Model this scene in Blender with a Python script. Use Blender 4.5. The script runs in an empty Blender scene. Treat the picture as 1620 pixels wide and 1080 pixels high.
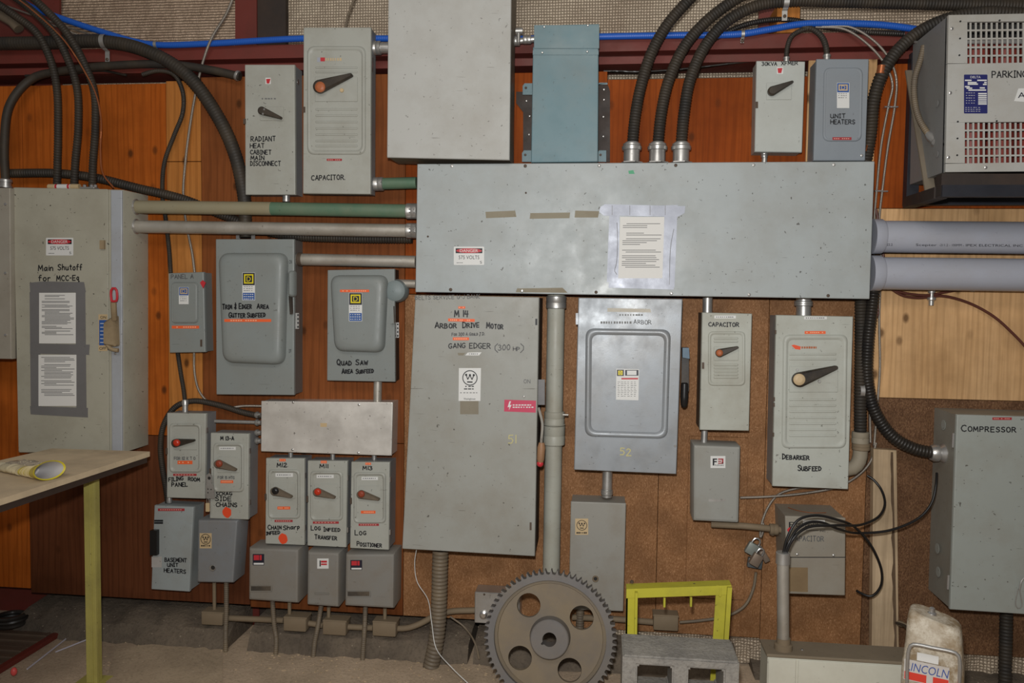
import bpy, bmesh, math, random
from mathutils import Vector, Matrix

# ------------------------------------------------------------------ camera
F, D, H = 1290.0, 3.65, 1.64          # focal length in px, distance to the plywood, eye height
def unit(v): return v.normalized()
AX = unit(Vector((11700, 220, -1290)))            # wall's X axis seen from the camera (right, down, forward)
CZ = Vector((310, -24000, -1290)); CZ = unit(CZ - AX * CZ.dot(AX))
BY = unit(CZ.cross(AX))
if BY.z < 0: BY = -BY
CAM = Vector((0, -D, H))
scene = bpy.context.scene
cd = bpy.data.cameras.new('camera'); cam = bpy.data.objects.new('camera', cd)
scene.collection.objects.link(cam)
cd.sensor_width = 36; cd.lens = F / 1620 * 36; cd.clip_start = .02
right = Vector((AX.x, BY.x, CZ.x)); down = Vector((AX.y, BY.y, CZ.y)); fwd = Vector((AX.z, BY.z, CZ.z))
m = Matrix.Identity(4)
for i in range(3):
    m[i][0] = right[i]; m[i][1] = -down[i]; m[i][2] = -fwd[i]; m[i][3] = CAM[i]
cam.matrix_world = m
scene.camera = cam

# ------------------------------------------------------------------ light
scene.view_settings.view_transform = 'Standard'
scene.view_settings.look = 'None'
scene.view_settings.exposure = 0.0
scene.view_settings.gamma = 1.0
scene.view_settings.use_curve_mapping = False
wd = bpy.data.worlds.new('world'); scene.world = wd; wd.use_nodes = True
wd.node_tree.nodes['Background'].inputs[0].default_value = (.95, .9, .85, 1)
wd.node_tree.nodes['Background'].inputs[1].default_value = .13
def lamp(name, kind, loc, energy, col=(1, 1, 1), target=None, **kw):
    l = bpy.data.lights.new(name, kind); l.energy = energy; l.color = col
    for k, v in kw.items(): setattr(l, k, v)
    o = bpy.data.objects.new(name, l); scene.collection.objects.link(o); o.location = loc
    if target is not None:
        o.rotation_euler = (Vector(target) - Vector(loc)).to_track_quat('-Z', 'Y').to_euler()
    return o
# the flash gun above the lens
lamp('flash', 'SPOT', CAM + Vector((-.05, .02, .20)), 292, (1.0, 1.0, .99), (0.05, 0, 1.92), spot_size=math.radians(130), spot_blend=1.0, shadow_soft_size=.045)
# added unseen fill lamp, high up far behind the photographer
lamp('fill_light', 'AREA', (-.5, -5.2, 4.6), 60, (1, .93, .84), (0, 0, 1.2), shape='RECTANGLE', size=3.0, size_y=1.2)

# ------------------------------------------------------------------ pixel helpers (photo frame 1620x1080)
def ray(px, py):
    v = Vector((px - 810, py - 540, F))
    return Vector((AX.dot(v), BY.dot(v), CZ.dot(v)))
def P(px, py, d=0.0):                 # point seen at that pixel, d metres in front of the plywood
    r = ray(px, py); return CAM + r * ((D - d) / r.y)
def PF(px, py, z=0.0):                # point seen at that pixel at height z
    r = ray(px, py); return CAM + r * ((z - H) / r.z)

# ------------------------------------------------------------------ materials
MATS = {}
def nd(t, kind, **kw):
    n = t.nodes.new(kind)
    for k, v in kw.items(): setattr(n, k, v)
    return n
def base_mat(name, rough=.5, metal=0.0, spec=.5):
    mt = bpy.data.materials.new(name); mt.use_nodes = True
    t = mt.node_tree; b = t.nodes['Principled BSDF']
    b.inputs['Roughness'].default_value = rough; b.inputs['Metallic'].default_value = metal
    b.inputs['Specular IOR Level'].default_value = spec
    return mt, t, b
def flat(name, col, rough=.5, metal=0.0, spec=.4):
    if name in MATS: return MATS[name]
    mt, t, b = base_mat(name, rough, metal, spec)
    b.inputs['Base Color'].default_value = (*col, 1); MATS[name] = mt; return mt
def mixc(t, fac, a, b):
    n = nd(t, 'ShaderNodeMix', data_type='RGBA')
    for s, v in ((n.inputs[0], fac), (n.inputs[6], a), (n.inputs[7], b)):
        if hasattr(v, 'links') or isinstance(v, bpy.types.NodeSocket): t.links.new(v, s)
        elif isinstance(v, tuple): s.default_value = (*v, 1)
        else: s.default_value = v
    return n.outputs[2]
def noise(t, scale, detail=3, rough=.55, vec=None, mapping=None):
    n = nd(t, 'ShaderNodeTexNoise'); n.inputs['Scale'].default_value = scale
    n.inputs['Detail'].default_value = detail; n.inputs['Roughness'].default_value = rough
    if vec is not None: t.links.new(vec, n.inputs['Vector'])
    return n.outputs[0]
def ramp(t, fac, lo, hi, v0=0.0, v1=1.0):
    n = nd(t, 'ShaderNodeMapRange'); n.inputs[1].default_value = lo; n.inputs[2].default_value = hi
    n.inputs[3].default_value = v0; n.inputs[4].default_value = v1
    t.links.new(fac, n.inputs[0]); return n.outputs[0]
def coords(t, scale=(1, 1, 1), loc=(0, 0, 0), rot=(0, 0, 0)):
    tc = nd(t, 'ShaderNodeTexCoord'); mp = nd(t, 'ShaderNodeMapping')
    mp.inputs['Scale'].default_value = scale; mp.inputs['Location'].default_value = loc; mp.inputs['Rotation'].default_value = rot
    t.links.new(tc.outputs['Object'], mp.inputs[0]); return mp.outputs[0]
def bump(t, b, h, strength=.2, dist=.01):
    n = nd(t, 'ShaderNodeBump'); n.inputs['Strength'].default_value = strength; n.inputs['Distance'].default_value = dist
    t.links.new(h, n.inputs['Height']); t.links.new(n.outputs[0], b.inputs['Normal'])
def paint(name, col, rough=.42, metal=0.0, dirt=(.16, .12, .08), amt=.35, specks=.6, seed=0, spec=.4):
    """worn enamel: cloudy grime, dark nicks and short scratches"""
    if name in MATS: return MATS[name]
    mt, t, b = base_mat(name, rough, metal, spec)
    v = coords(t, loc=(seed * 3.1, seed * 1.7, seed * .9))
    g = ramp(t, noise(t, 5, 6, .65, v), .42, .78, 0, amt)
    c = mixc(t, g, col, dirt)
    c = mixc(t, ramp(t, noise(t, 1.6, 2, .5, v), .3, .7, 0, .16), c, tuple(x * 1.12 for x in col))
    s = ramp(t, noise(t, 62, 2, .6, v), .70, .735, 0, specks)
    c = mixc(t, s, c, tuple(x * .22 for x in dirt))
    v2 = coords(t, scale=(9, 9, 130), loc=(seed, seed, seed))
    s2 = ramp(t, noise(t, 1.0, 2, .5, v2), .74, .77, 0, specks * .7)
    c = mixc(t, s2, c, tuple(x * .3 for x in dirt))
    t.links.new(c, b.inputs['Base Color'])
    t.links.new(ramp(t, noise(t, 9, 4, .6, v), .3, .75, rough - .08, rough + .2), b.inputs['Roughness'])
    bump(t, b, noise(t, 260, 2, .5, v), .05, .002)
    MATS[name] = mt; return mt
def plywood(name, c1, c2, knots=.8, seed=0, kth=.45):
    if name in MATS: return MATS[name]
    mt, t, b = base_mat(name, .62, 0, .10)
    v = coords(t, scale=(4.2, 1, .9), loc=(seed * 2.3, 0, seed))
    wv = noise(t, 1.3, 7, .62, v)
    fine = noise(t, 1.0, 3, .6, coords(t, scale=(120, 8, 4), loc=(seed, 0, 0)))
    c = mixc(t, ramp(t, wv, .25, .75), c1, c2)
    c = mixc(t, ramp(t, fine, .42, .8, 0, .38), c, tuple(x * .45 for x in c1))
    blot = noise(t, 2.2, 5, .6, coords(t, loc=(seed, 2, seed)))
    c = mixc(t, ramp(t, blot, .45, .72, 0, .6), c, tuple(x * .42 for x in c1))
    wv2 = nd(t, 'ShaderNodeTexWave', wave_type='BANDS', bands_direction='X'); wv2.inputs['Scale'].default_value = 3.0; wv2.inputs['Distortion'].default_value = 12; wv2.inputs['Detail'].default_value = 3; wv2.inputs['Detail Scale'].default_value = .8
    t.links.new(coords(t, scale=(3.2, 1, .35), loc=(seed * 1.9, 0, seed * .6)), wv2.inputs['Vector'])
    c = mixc(t, ramp(t, wv2.outputs[1], .6, 1, 0, .30), c, tuple(x * .5 for x in c1))
    vo = nd(t, 'ShaderNodeTexVoronoi', voronoi_dimensions='2D'); vo.inputs['Scale'].default_value = 1.0
    t.links.new(coords(t, scale=(6.5, 0, 4.1), loc=(seed * 1.3, seed * .7, 0), rot=(-math.pi / 2, 0, 0)), vo.inputs['Vector'])
    k = ramp(t, vo.outputs['Distance'], .045, .11, knots, 0)
    sp = nd(t, 'ShaderNodeSeparateColor'); t.links.new(vo.outputs['Color'], sp.inputs[0])
    kk = nd(t, 'ShaderNodeMath', operation='MULTIPLY'); t.links.new(k, kk.inputs[0]); t.links.new(ramp(t, sp.outputs[0], kth, kth + .3), kk.inputs[1]); k = kk.outputs[0]
    c = mixc(t, k, c, (.05, .018, .006))
    t.links.new(c, b.inputs['Base Color'])
    bump(t, b, fine, .12, .003)
    MATS[name] = mt; return mt
def osb(name, c1, c2, seed=0, amt=1.0):
    if name in MATS: return MATS[name]
    mt, t, b = base_mat(name, .6, 0, .15)
    vo = nd(t, 'ShaderNodeTexVoronoi'); vo.inputs['Scale'].default_value = 1.0
    n2 = noise(t, 7, 2, .5, coords(t, loc=(seed, 1, 0)))
    mp = coords(t, scale=(300, 1, 160), loc=(seed, 0, 0), rot=(0, .5, 0))
    t.links.new(mp, vo.inputs['Vector'])
    sp = nd(t, 'ShaderNodeSeparateColor'); t.links.new(vo.outputs['Color'], sp.inputs[0])
    c = mixc(t, ramp(t, sp.outputs[0], .15, .95, 0, amt), c1, c2)
    c = mixc(t, ramp(t, sp.outputs[1], .93, .97, 0, .35), c, tuple(min(1, x * 1.5 + .03) for x in c2))
    c = mixc(t, ramp(t, n2, .4, .75, 0, .6), c, tuple(x * .5 for x in c1))
    t.links.new(c, b.inputs['Base Color'])
    bump(t, b, sp.outputs[2], .12, .003)
    MATS[name] = mt; return mt
def hosemat(name, col, dust, amt=.5, rough=.5):
    """black jacket with sawdust lying on it in patches"""
    if name in MATS: return MATS[name]
    mt, t, b = base_mat(name, rough, 0, .4)
    n = noise(t, 6, 5, .6, coords(t))
    c = mixc(t, ramp(t, n, .35, .7, 0, amt), col, dust)
    t.links.new(c, b.inputs['Base Color']); MATS[name] = mt; return mt
def concrete(name, c1, c2, chips=None, scale=4, b_amt=.5):
    if name in MATS: return MATS[name]
    mt, t, b = base_mat(name, .85, 0, .2)
    v = coords(t)
    n = noise(t, scale, 8, .65, v)
    c = mixc(t, ramp(t, n, .3, .72), c1, c2)
    c = mixc(t, ramp(t, noise(t, 90, 3, .6, v), .5, .8, 0, .5), c, tuple(x * .4 for x in c1))
    if chips:
        vo = nd(t, 'ShaderNodeTexVoronoi'); vo.inputs['Scale'].default_value = 26
        t.links.new(v, vo.inputs['Vector'])
        c = mixc(t, ramp(t, vo.outputs['Distance'], .07, .11, .75, 0), c, chips)
    t.links.new(c, b.inputs['Base Color'])
    bump(t, b, noise(t, 45, 6, .7, v), b_amt, .01)
    MATS[name] = mt; return mt
def foil(name, xr=.75, c1=(.78, .66, .50), c2=(.48, .37, .27), c3=(.28, .20, .13)):
    mt, t, b = base_mat(name, .40, .35, .6)
    w1 = nd(t, 'ShaderNodeTexWave', wave_type='BANDS', bands_direction='Z'); w1.inputs['Scale'].default_value = 24; w1.inputs['Distortion'].default_value = 1.2; w1.inputs['Detail'].default_value = 2
    w2 = nd(t, 'ShaderNodeTexWave', wave_type='BANDS', bands_direction='X'); w2.inputs['Scale'].default_value = 24; w2.inputs['Distortion'].default_value = 1.2; w2.inputs['Detail'].default_value = 2
    v = coords(t); t.links.new(v, w1.inputs[0]); t.links.new(v, w2.inputs[0])
    mx = nd(t, 'ShaderNodeMath', operation='MAXIMUM')
    t.links.new(ramp(t, w1.outputs[1], .7, 1), mx.inputs[0]); t.links.new(ramp(t, w2.outputs[1], xr, xr + .25), mx.inputs[1])
    n = noise(t, 3.2, 6, .65, v)
    c = mixc(t, ramp(t, n, .3, .7), c1, c2)
    c = mixc(t, ramp(t, mx.outputs[0], 0, 1, 0, .65), c, c3)
    t.links.new(c, b.inputs['Base Color'])
    ad = nd(t, 'ShaderNodeMath', operation='ADD'); t.links.new(mx.outputs[0], ad.inputs[0])
    t.links.new(ramp(t, noise(t, 14, 6, .7, v), 0, 1, 0, 3), ad.inputs[1])
    bump(t, b, ad.outputs[0], .7, .012)
    return mt

GREEN = lambda s=0: paint('light_grey_enamel_%d' % s, (.37, .375, .335), .42, 0, (.20, .17, .12), .45, .7, s)
BLUEG = lambda s=0: paint('blue_grey_enamel_%d' % s, (.22, .24, .232), .40, 0, (.19, .16, .12), .30, .45, s)
M = dict(
    ink=flat('marker_ink', (.008, .008, .01), .5), faint=flat('worn_marker_ink', (.17, .17, .165), .6),
    pencil=flat('pencil_grey', (.10, .10, .10), .6), chalk=flat('yellow_chalk', (.52, .47, .22), .8),
    white=flat('white_vinyl', (.66, .66, .64), .45), paper=flat('paper', (.70, .69, .66), .7), print=flat('print_grey', (.11, .11, .115), .7),
    red=flat('red_vinyl', (.50, .03, .04), .4), dymo=flat('dark_red_tape', (.33, .035, .04), .45), orange=flat('orange_tape', (.78, .12, .03), .5),
    tapew=flat('tape_lettering', (.62, .30, .25), .5), tapeo=flat('orange_tape_lettering', (.85, .46, .28), .5), knobred=flat('red_knob', (.50, .035, .012), .35), knobdull=flat('dull_red_knob', (.27, .05, .022), .5), knoborange=flat('faded_orange_knob', (.40, .12, .045), .45),
    knobcream=flat('cream_knob', (.56, .42, .25), .5), black=flat('black_plastic', (.012, .011, .011), .35), lever=paint('lever_black', (.020, .016, .013), .4, 0, (.16, .12, .08), .5, 0, 2),
    leverd=paint('lever_dusty', (.15, .115, .08), .6, 0, (.03, .02, .015), .9, 0, 3), dark=flat('near_black_steel', (.02, .018, .016), .7),  # near-black tone for core, push buttons, seam and holes
    yellow=flat('label_yellow', (.72, .60, .02), .4), labelblue=flat('label_blue', (.03, .09, .30), .4), labeldark=flat('label_black', (.018, .018, .03), .4),
    gold=flat('brass_label', (.56, .42, .24), .45, .15), zinc=paint('zinc_fitting', (.50, .49, .47), .34, .75, (.16, .13, .1), .4, .3, 4),
    chrome=flat('bright_screw', (.62, .61, .60), .25, .9), rust=paint('rusty_screw', (.10, .07, .05), .6, .3, (.05, .03, .02), .5, 0, 5),
    alu=paint('aluminium_sheet', (.70, .67, .62), .36, .45, (.17, .13, .09), .35, .7, 6),
    duct=paint('duct_tape', (.35, .37, .43), .36, .1, (.2, .2, .22), .25, .1, 7), ductdark=paint('old_duct_tape', (.17, .165, .165), .45, .1, (.10, .09, .08), .4, .15, 8),
    redsteel=paint('red_oxide_steel', (.15, .026, .018), .5, 0, (.05, .022, .012), .5, .25, 9), darksteel_shade=paint('dark_steel_and_shade', (.035, .026, .022), .55, .2, (.09, .05, .03), .5, .2, 10),
    blacksteel=paint('blue_black_steel', (.022, .024, .032), .42, .2, (.05, .04, .035), .3, .2, 11),
    hose=hosemat('black_hose', (.014, .013, .013), (.05, .038, .025), .5, .38), hosed=hosemat('dusty_hose', (.020, .018, .016), (.072, .052, .032), .7, .6),
    hoseg=hosemat('grey_flex', (.125, .10, .075), (.24, .18, .11), .8, .55), blueflex=flat('blue_flex', (.015, .10, .47), .36), armour=paint('armoured_cable', (.42, .38, .33), .35, .7, (.10, .07, .05), .5, 0, 12),
    copper=flat('copper_wire', (.45, .15, .06), .35, .6), browncable=flat('brown_cable', (.10, .032, .022), .4),
    steelpipe=paint('galvanised_pipe', (.46, .43, .38), .38, .5, (.20, .15, .09), .55, .4, 13), olive=paint('dusty_green_pipe', (.27, .245, .165), .5, 0, (.26, .20, .10), .6, .3, 14),
    greenpipe=paint('green_paint_pipe', (.085, .165, .105), .4, 0, (.25, .22, .15), .45, .4, 15), greypipe=paint('grey_paint_pipe', (.36, .36, .31), .45, 0, (.22, .17, .10), .5, .5, 16),
    pvc=paint('grey_pvc', (.36, .375, .43), .38, 0, (.26, .21, .15), .3, .12, 17), dustymetal=paint('dusty_fitting', (.20, .15, .095), .75, 0, (.09, .065, .04), .5, .15, 18),
    gear=paint('gear_dusty', (.21, .165, .11), .75, 0, (.135, .12, .11), .85, .1, 19), gearrim=paint('gear_rim', (.155, .145, .14), .6, .2, (.22, .17, .11), .5, .1, 20),
    yellowp=paint('yellow_paint', (.47, .43, .035), .5, 0, (.10, .08, .03), .5, .5, 21), yellowd=paint('old_yellow_paint', (.42, .37, .10), .55, 0, (.16, .12, .05), .6, .6, 22),
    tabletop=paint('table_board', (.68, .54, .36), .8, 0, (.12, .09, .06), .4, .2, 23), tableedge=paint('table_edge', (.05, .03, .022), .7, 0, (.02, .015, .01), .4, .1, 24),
    cream=paint('cream_enamel', (.60, .59, .50), .5, 0, (.24, .18, .11), .25, .3, 25),
    wood=plywood('raw_plank', (.50, .36, .22), (.62, .48, .32), .25, 4),
)
M['foil'] = foil('foil_insulation'); M['foil_ribbed'] = foil('ribbed_insulation', 1.1, (.66, .50, .36), (.42, .29, .20), (.09, .05, .028))

# ------------------------------------------------------------------ mesh helpers
def finish(bm, name, mat, sharp=35):
    bmesh.ops.recalc_face_normals(bm, faces=bm.faces)
    lim = math.radians(sharp); bm.normal_update()
    for e in bm.edges: e.smooth = e.calc_face_angle(3.0) < lim
    for f in bm.faces: f.smooth = len(f.verts) <= 4 and any(e.smooth for e in f.edges)
    me = bpy.data.meshes.new(name); bm.to_mesh(me); bm.free()
    mats = mat if isinstance(mat, (list, tuple)) else [mat]
    for x in mats: me.materials.append(x)
    return me
def B(): return bmesh.new()
def box(bm, x0, x1, y0, y1, z0, z1, bev=0.0, seg=2, mi=0):
    vs = [bm.verts.new((x, y, z)) for x in (x0, x1) for y in (y0, y1) for z in (z0, z1)]
    idx = ((0, 1, 3, 2), (4, 6, 7, 5), (0, 4, 5, 1), (2, 3, 7, 6), (0, 2, 6, 4), (1, 5, 7, 3))
    fs = [bm.faces.new([vs[i] for i in f]) for f in idx]
    for f in fs: f.material_index = mi
    if bev > 0:
        es = list({e for f in fs for e in f.edges})
        bmesh.ops.recalc_face_normals(bm, faces=fs)
        bmesh.ops.bevel(bm, geom=es, offset=bev, segments=seg, affect='EDGES', profile=.5, clamp_overlap=True)
def rings(bm, loops, cap0=True, cap1=True, closed=True, mi=0):
    rv = [[bm.verts.new(p) for p in lp] for lp in loops]
    n = len(rv[0])
    for a, b in zip(rv[:-1], rv[1:]):
        for i in range(n if closed else n - 1):
            j = (i + 1) % n
            f = bm.faces.new((a[i], a[j], b[j], b[i])); f.material_index = mi
    if cap0: bm.faces.new(rv[0]).material_index = mi
    if cap1: bm.faces.new(list(reversed(rv[-1]))).material_index = mi
    return rv
def cyl(bm, p0, p1, r0, r1=None, n=20, caps=True, mi=0):
    p0, p1 = Vector(p0), Vector(p1); r1 = r0 if r1 is None else r1
    ax = (p1 - p0).normalized(); u = ax.orthogonal().normalized(); w = ax.cross(u)
    lp = lambda c, r: [c + (u * math.cos(2 * math.pi * i / n) + w * math.sin(2 * math.pi * i / n)) * r for i in range(n)]
    rings(bm, [lp(p0, r0), lp(p1, r1)], caps, caps, mi=mi)
def lathe(bm, p0, axis, prof, n=24, mi=0):
    """prof = [(along, radius)...]"""
    p0 = Vector(p0); ax = Vector(axis).normalized(); u = ax.orthogonal().normalized(); w = ax.cross(u)
    rings(bm, [[p0 + ax * a + (u * math.cos(2 * math.pi * i / n) + w * math.sin(2 * math.pi * i / n)) * max(r, 1e-4) for i in range(n)] for a, r in prof], mi=mi)
def spline(pts, step=.02):
    pts = [Vector(p) for p in pts]
    if len(pts) == 2: ctrl = [pts[0] * 2 - pts[1]] + pts + [pts[1] * 2 - pts[0]]
    else: ctrl = [pts[0] * 2 - pts[1]] + pts + [pts[-1] * 2 - pts[-2]]
    out = []
    for i in range(1, len(ctrl) - 2):
        a, b, c, d = ctrl[i - 1:i + 3]
        t1 = max((b - a).length, 1e-6) ** .5; t2 = max((c - b).length, 1e-6) ** .5; t3 = max((d - c).length, 1e-6) ** .5
        m1 = ((b - a) / t1 - (c - a) / (t1 + t2) + (c - b) / t2) * t2
        m2 = ((c - b) / t2 - (d - b) / (t2 + t3) + (d - c) / t3) * t2
        n = max(2, int((c - b).length / step))
        for k in range(n):
            s = k / n; s2 = s * s; s3 = s2 * s
            out.append(b * (2 * s3 - 3 * s2 + 1) + m1 * (s3 - 2 * s2 + s) + c * (-2 * s3 + 3 * s2) + m2 * (s3 - s2))
    out.append(ctrl[-2]); return out
def resample(pts, step):
    out = [pts[0]]; acc = 0.0
    for a, b in zip(pts[:-1], pts[1:]):
        L = (b - a).length; pos = step - acc
        while pos <= L and L > 0:
            out.append(a.lerp(b, pos / L)); pos += step
        acc = L - (pos - step)
    if (out[-1] - pts[-1]).length > step * .2: out.append(pts[-1])
    return out
def tube(bm, pts, r, n=10, rib=0.0, depth=.16, smooth=True, mi=0):
    c = spline(pts, .012) if smooth else [Vector(p) for p in pts]
    if rib: c = resample(c, rib / 3)
    elif smooth: c = resample(c, max(.012, r * .7))
    t = (c[1] - c[0]).normalized(); u = t.orthogonal().normalized(); loops = []
    for i, p in enumerate(c):
        t2 = (c[min(i + 1, len(c) - 1)] - c[max(i - 1, 0)]).normalized()
        u = (u - t2 * u.dot(t2)).normalized(); w = t2.cross(u)
        rr = r if not rib else r * (1.0 if i % 3 else 1 - depth)
        loops.append([p + (u * math.cos(2 * math.pi * k / n) + w * math.sin(2 * math.pi * k / n)) * rr for k in range(n)])
    rings(bm, loops, mi=mi)
def inset(cs, t):
    n = len(cs); out = []
    ctr = sum((Vector(c) for c in cs), Vector((0, 0))) / n
    lines = []
    for i in range(n):
        a, b = Vector(cs[i]), Vector(cs[(i + 1) % n]); dvec = (b - a).normalized(); nn = Vector((-dvec.y, dvec.x))
        if nn.dot(ctr - a) < 0: nn = -nn
        lines.append((a + nn * t, dvec))
    for i in range(n):
        (p, d1), (q, d2) = lines[i - 1], lines[i]
        den = d1.x * d2.y - d1.y * d2.x
        s = ((q.x - p.x) * d2.y - (q.y - p.y) * d2.x) / den
        out.append(p + d1 * s)
    return out
def rloop(cs, r, k=6):
    cs = [Vector(c) for c in cs]; n = len(cs); out = []
    for i in range(n):
        p = cs[i]; a = (cs[i - 1] - p); b = (cs[(i + 1) % n] - p)
        rr = min(r, a.length * .49, b.length * .49); a = a.normalized() * rr; b = b.normalized() * rr
        for j in range(k + 1):
            s = j / k
            out.append((p + a) * (1 - s) ** 2 + p * (2 * s * (1 - s)) + (p + b) * s * s)
    return out
def pad(bm, cs, y0, prof, k=6, mi=0, cap0=True):
    """rounded raised panel: cs corners in (x, z); prof = [(inset, height, corner radius)...], y0 = front plane"""
    loops = []
    for t, h, r in prof:
        c = inset(cs, t) if t else [Vector(q) for q in cs]
        loops.append([(q.x, y0 - h, q.y) for q in rloop(c, r, k)])
    rings(bm, loops, cap0, True, mi=mi)

COL = scene.collection
class Thing:
    def __init__(s, root, mw): s.root = root; s.mw = mw; s.inv = mw.inverted(); s.d = 0.0; s.root_d = 0.0
    def w2l(s, v): return s.inv @ Vector(v)
    def lp(s, px, py, d=None): return s.w2l(P(px, py, s.d if d is None else d))
    def xz(s, px, py, d=None): q = s.lp(px, py, d); return Vector((q.x, q.z))
    def y(s, d=None): return -( (s.d if d is None else d) - s.root_d)
    def m(s, px=810, py=500, d=None): return (P(px + 1, py, s.d if d is None else d) - P(px, py, s.d if d is None else d)).length
    def quad(s, x0, y0, x1, y1, d=None): return [s.xz(x0, y0, d), s.xz(x1, y0, d), s.xz(x1, y1, d), s.xz(x0, y1, d)]
    def slab(s, bm, pts, d=None, th=.001, mi=0):
        q = [s.xz(a, b, d) for a, b in pts]; y = s.y(d)
        rings(bm, [[(p.x, y, p.y) for p in q], [(p.x, y - th, p.y) for p in q]], True, True, mi=mi)
    def rect(s, bm, x0, y0, x1, y1, d=None, th=.001, mi=0): s.slab(bm, [(x0, y0), (x1, y0), (x1, y1), (x0, y1)], d, th, mi)
    def disc(s, bm, px, py, rpx, d=None, th=.006, n=20, mi=0, dome=0.0):
        c = s.xz(px, py, d); r = rpx * s.m(px, py, d); y = s.y(d)
        prof = [(0, r), (th * .7, r), (th, r * .88)] + ([(th + dome, r * .45)] if dome else [])
        lathe(bm, (c.x, y, c.y), (0, -1, 0), prof, n, mi)
    def part(s, name, bm, mat, parent=None, label=None, sharp=35):
        o = bpy.data.objects.new(name, finish(bm, name, mat, sharp)); COL.objects.link(o); o.parent = parent or s.root
        if label: o['label'] = label
        return o
def tag(o, label=None, cat=None, group=None, kind=None):
    for k, v in (('label', label), ('category', cat), ('group', group), ('kind', kind)):
        if v: o[k] = v
def thing(name, label, cat, loc, roll=0.0, group=None, rot=None):
    o = bpy.data.objects.new(name, None); COL.objects.link(o); o.empty_display_size = .05
    mw = Matrix.Translation(Vector(loc)) @ (rot.to_4x4() if rot is not None else Matrix.Rotation(roll, 4, 'Y')); o.matrix_world = mw
    tag(o, label, cat, group); t = Thing(o, mw); t.root_d = -Vector(loc).y; return t
def solid(name, label, cat, bm, mat, group=None, kind=None, sharp=35):
    """a thing that is itself one mesh, built in world space; its origin goes to the base of its bounds"""
    vs = [v.co for v in bm.verts]
    c = Vector((sum(v.x for v in vs) / len(vs), sum(v.y for v in vs) / len(vs), min(v.z for v in vs)))
    for v in bm.verts: v.co -= c
    o = bpy.data.objects.new(name, finish(bm, name, mat, sharp)); COL.objects.link(o); o.location = c
    tag(o, label, cat, group, kind); t = Thing(o, Matrix.Translation(c)); t.root_d = -c.y; return t
def child(t, name, bm, mat, parent=None, label=None):
    """part built in world space"""
    for v in bm.verts: v.co = t.inv @ v.co
    return t.part(name, bm, mat, parent, label)
def structure(name, bm, mat):
    o = bpy.data.objects.new(name, finish(bm, name, mat)); COL.objects.link(o); o['kind'] = 'structure'; return o

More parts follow.
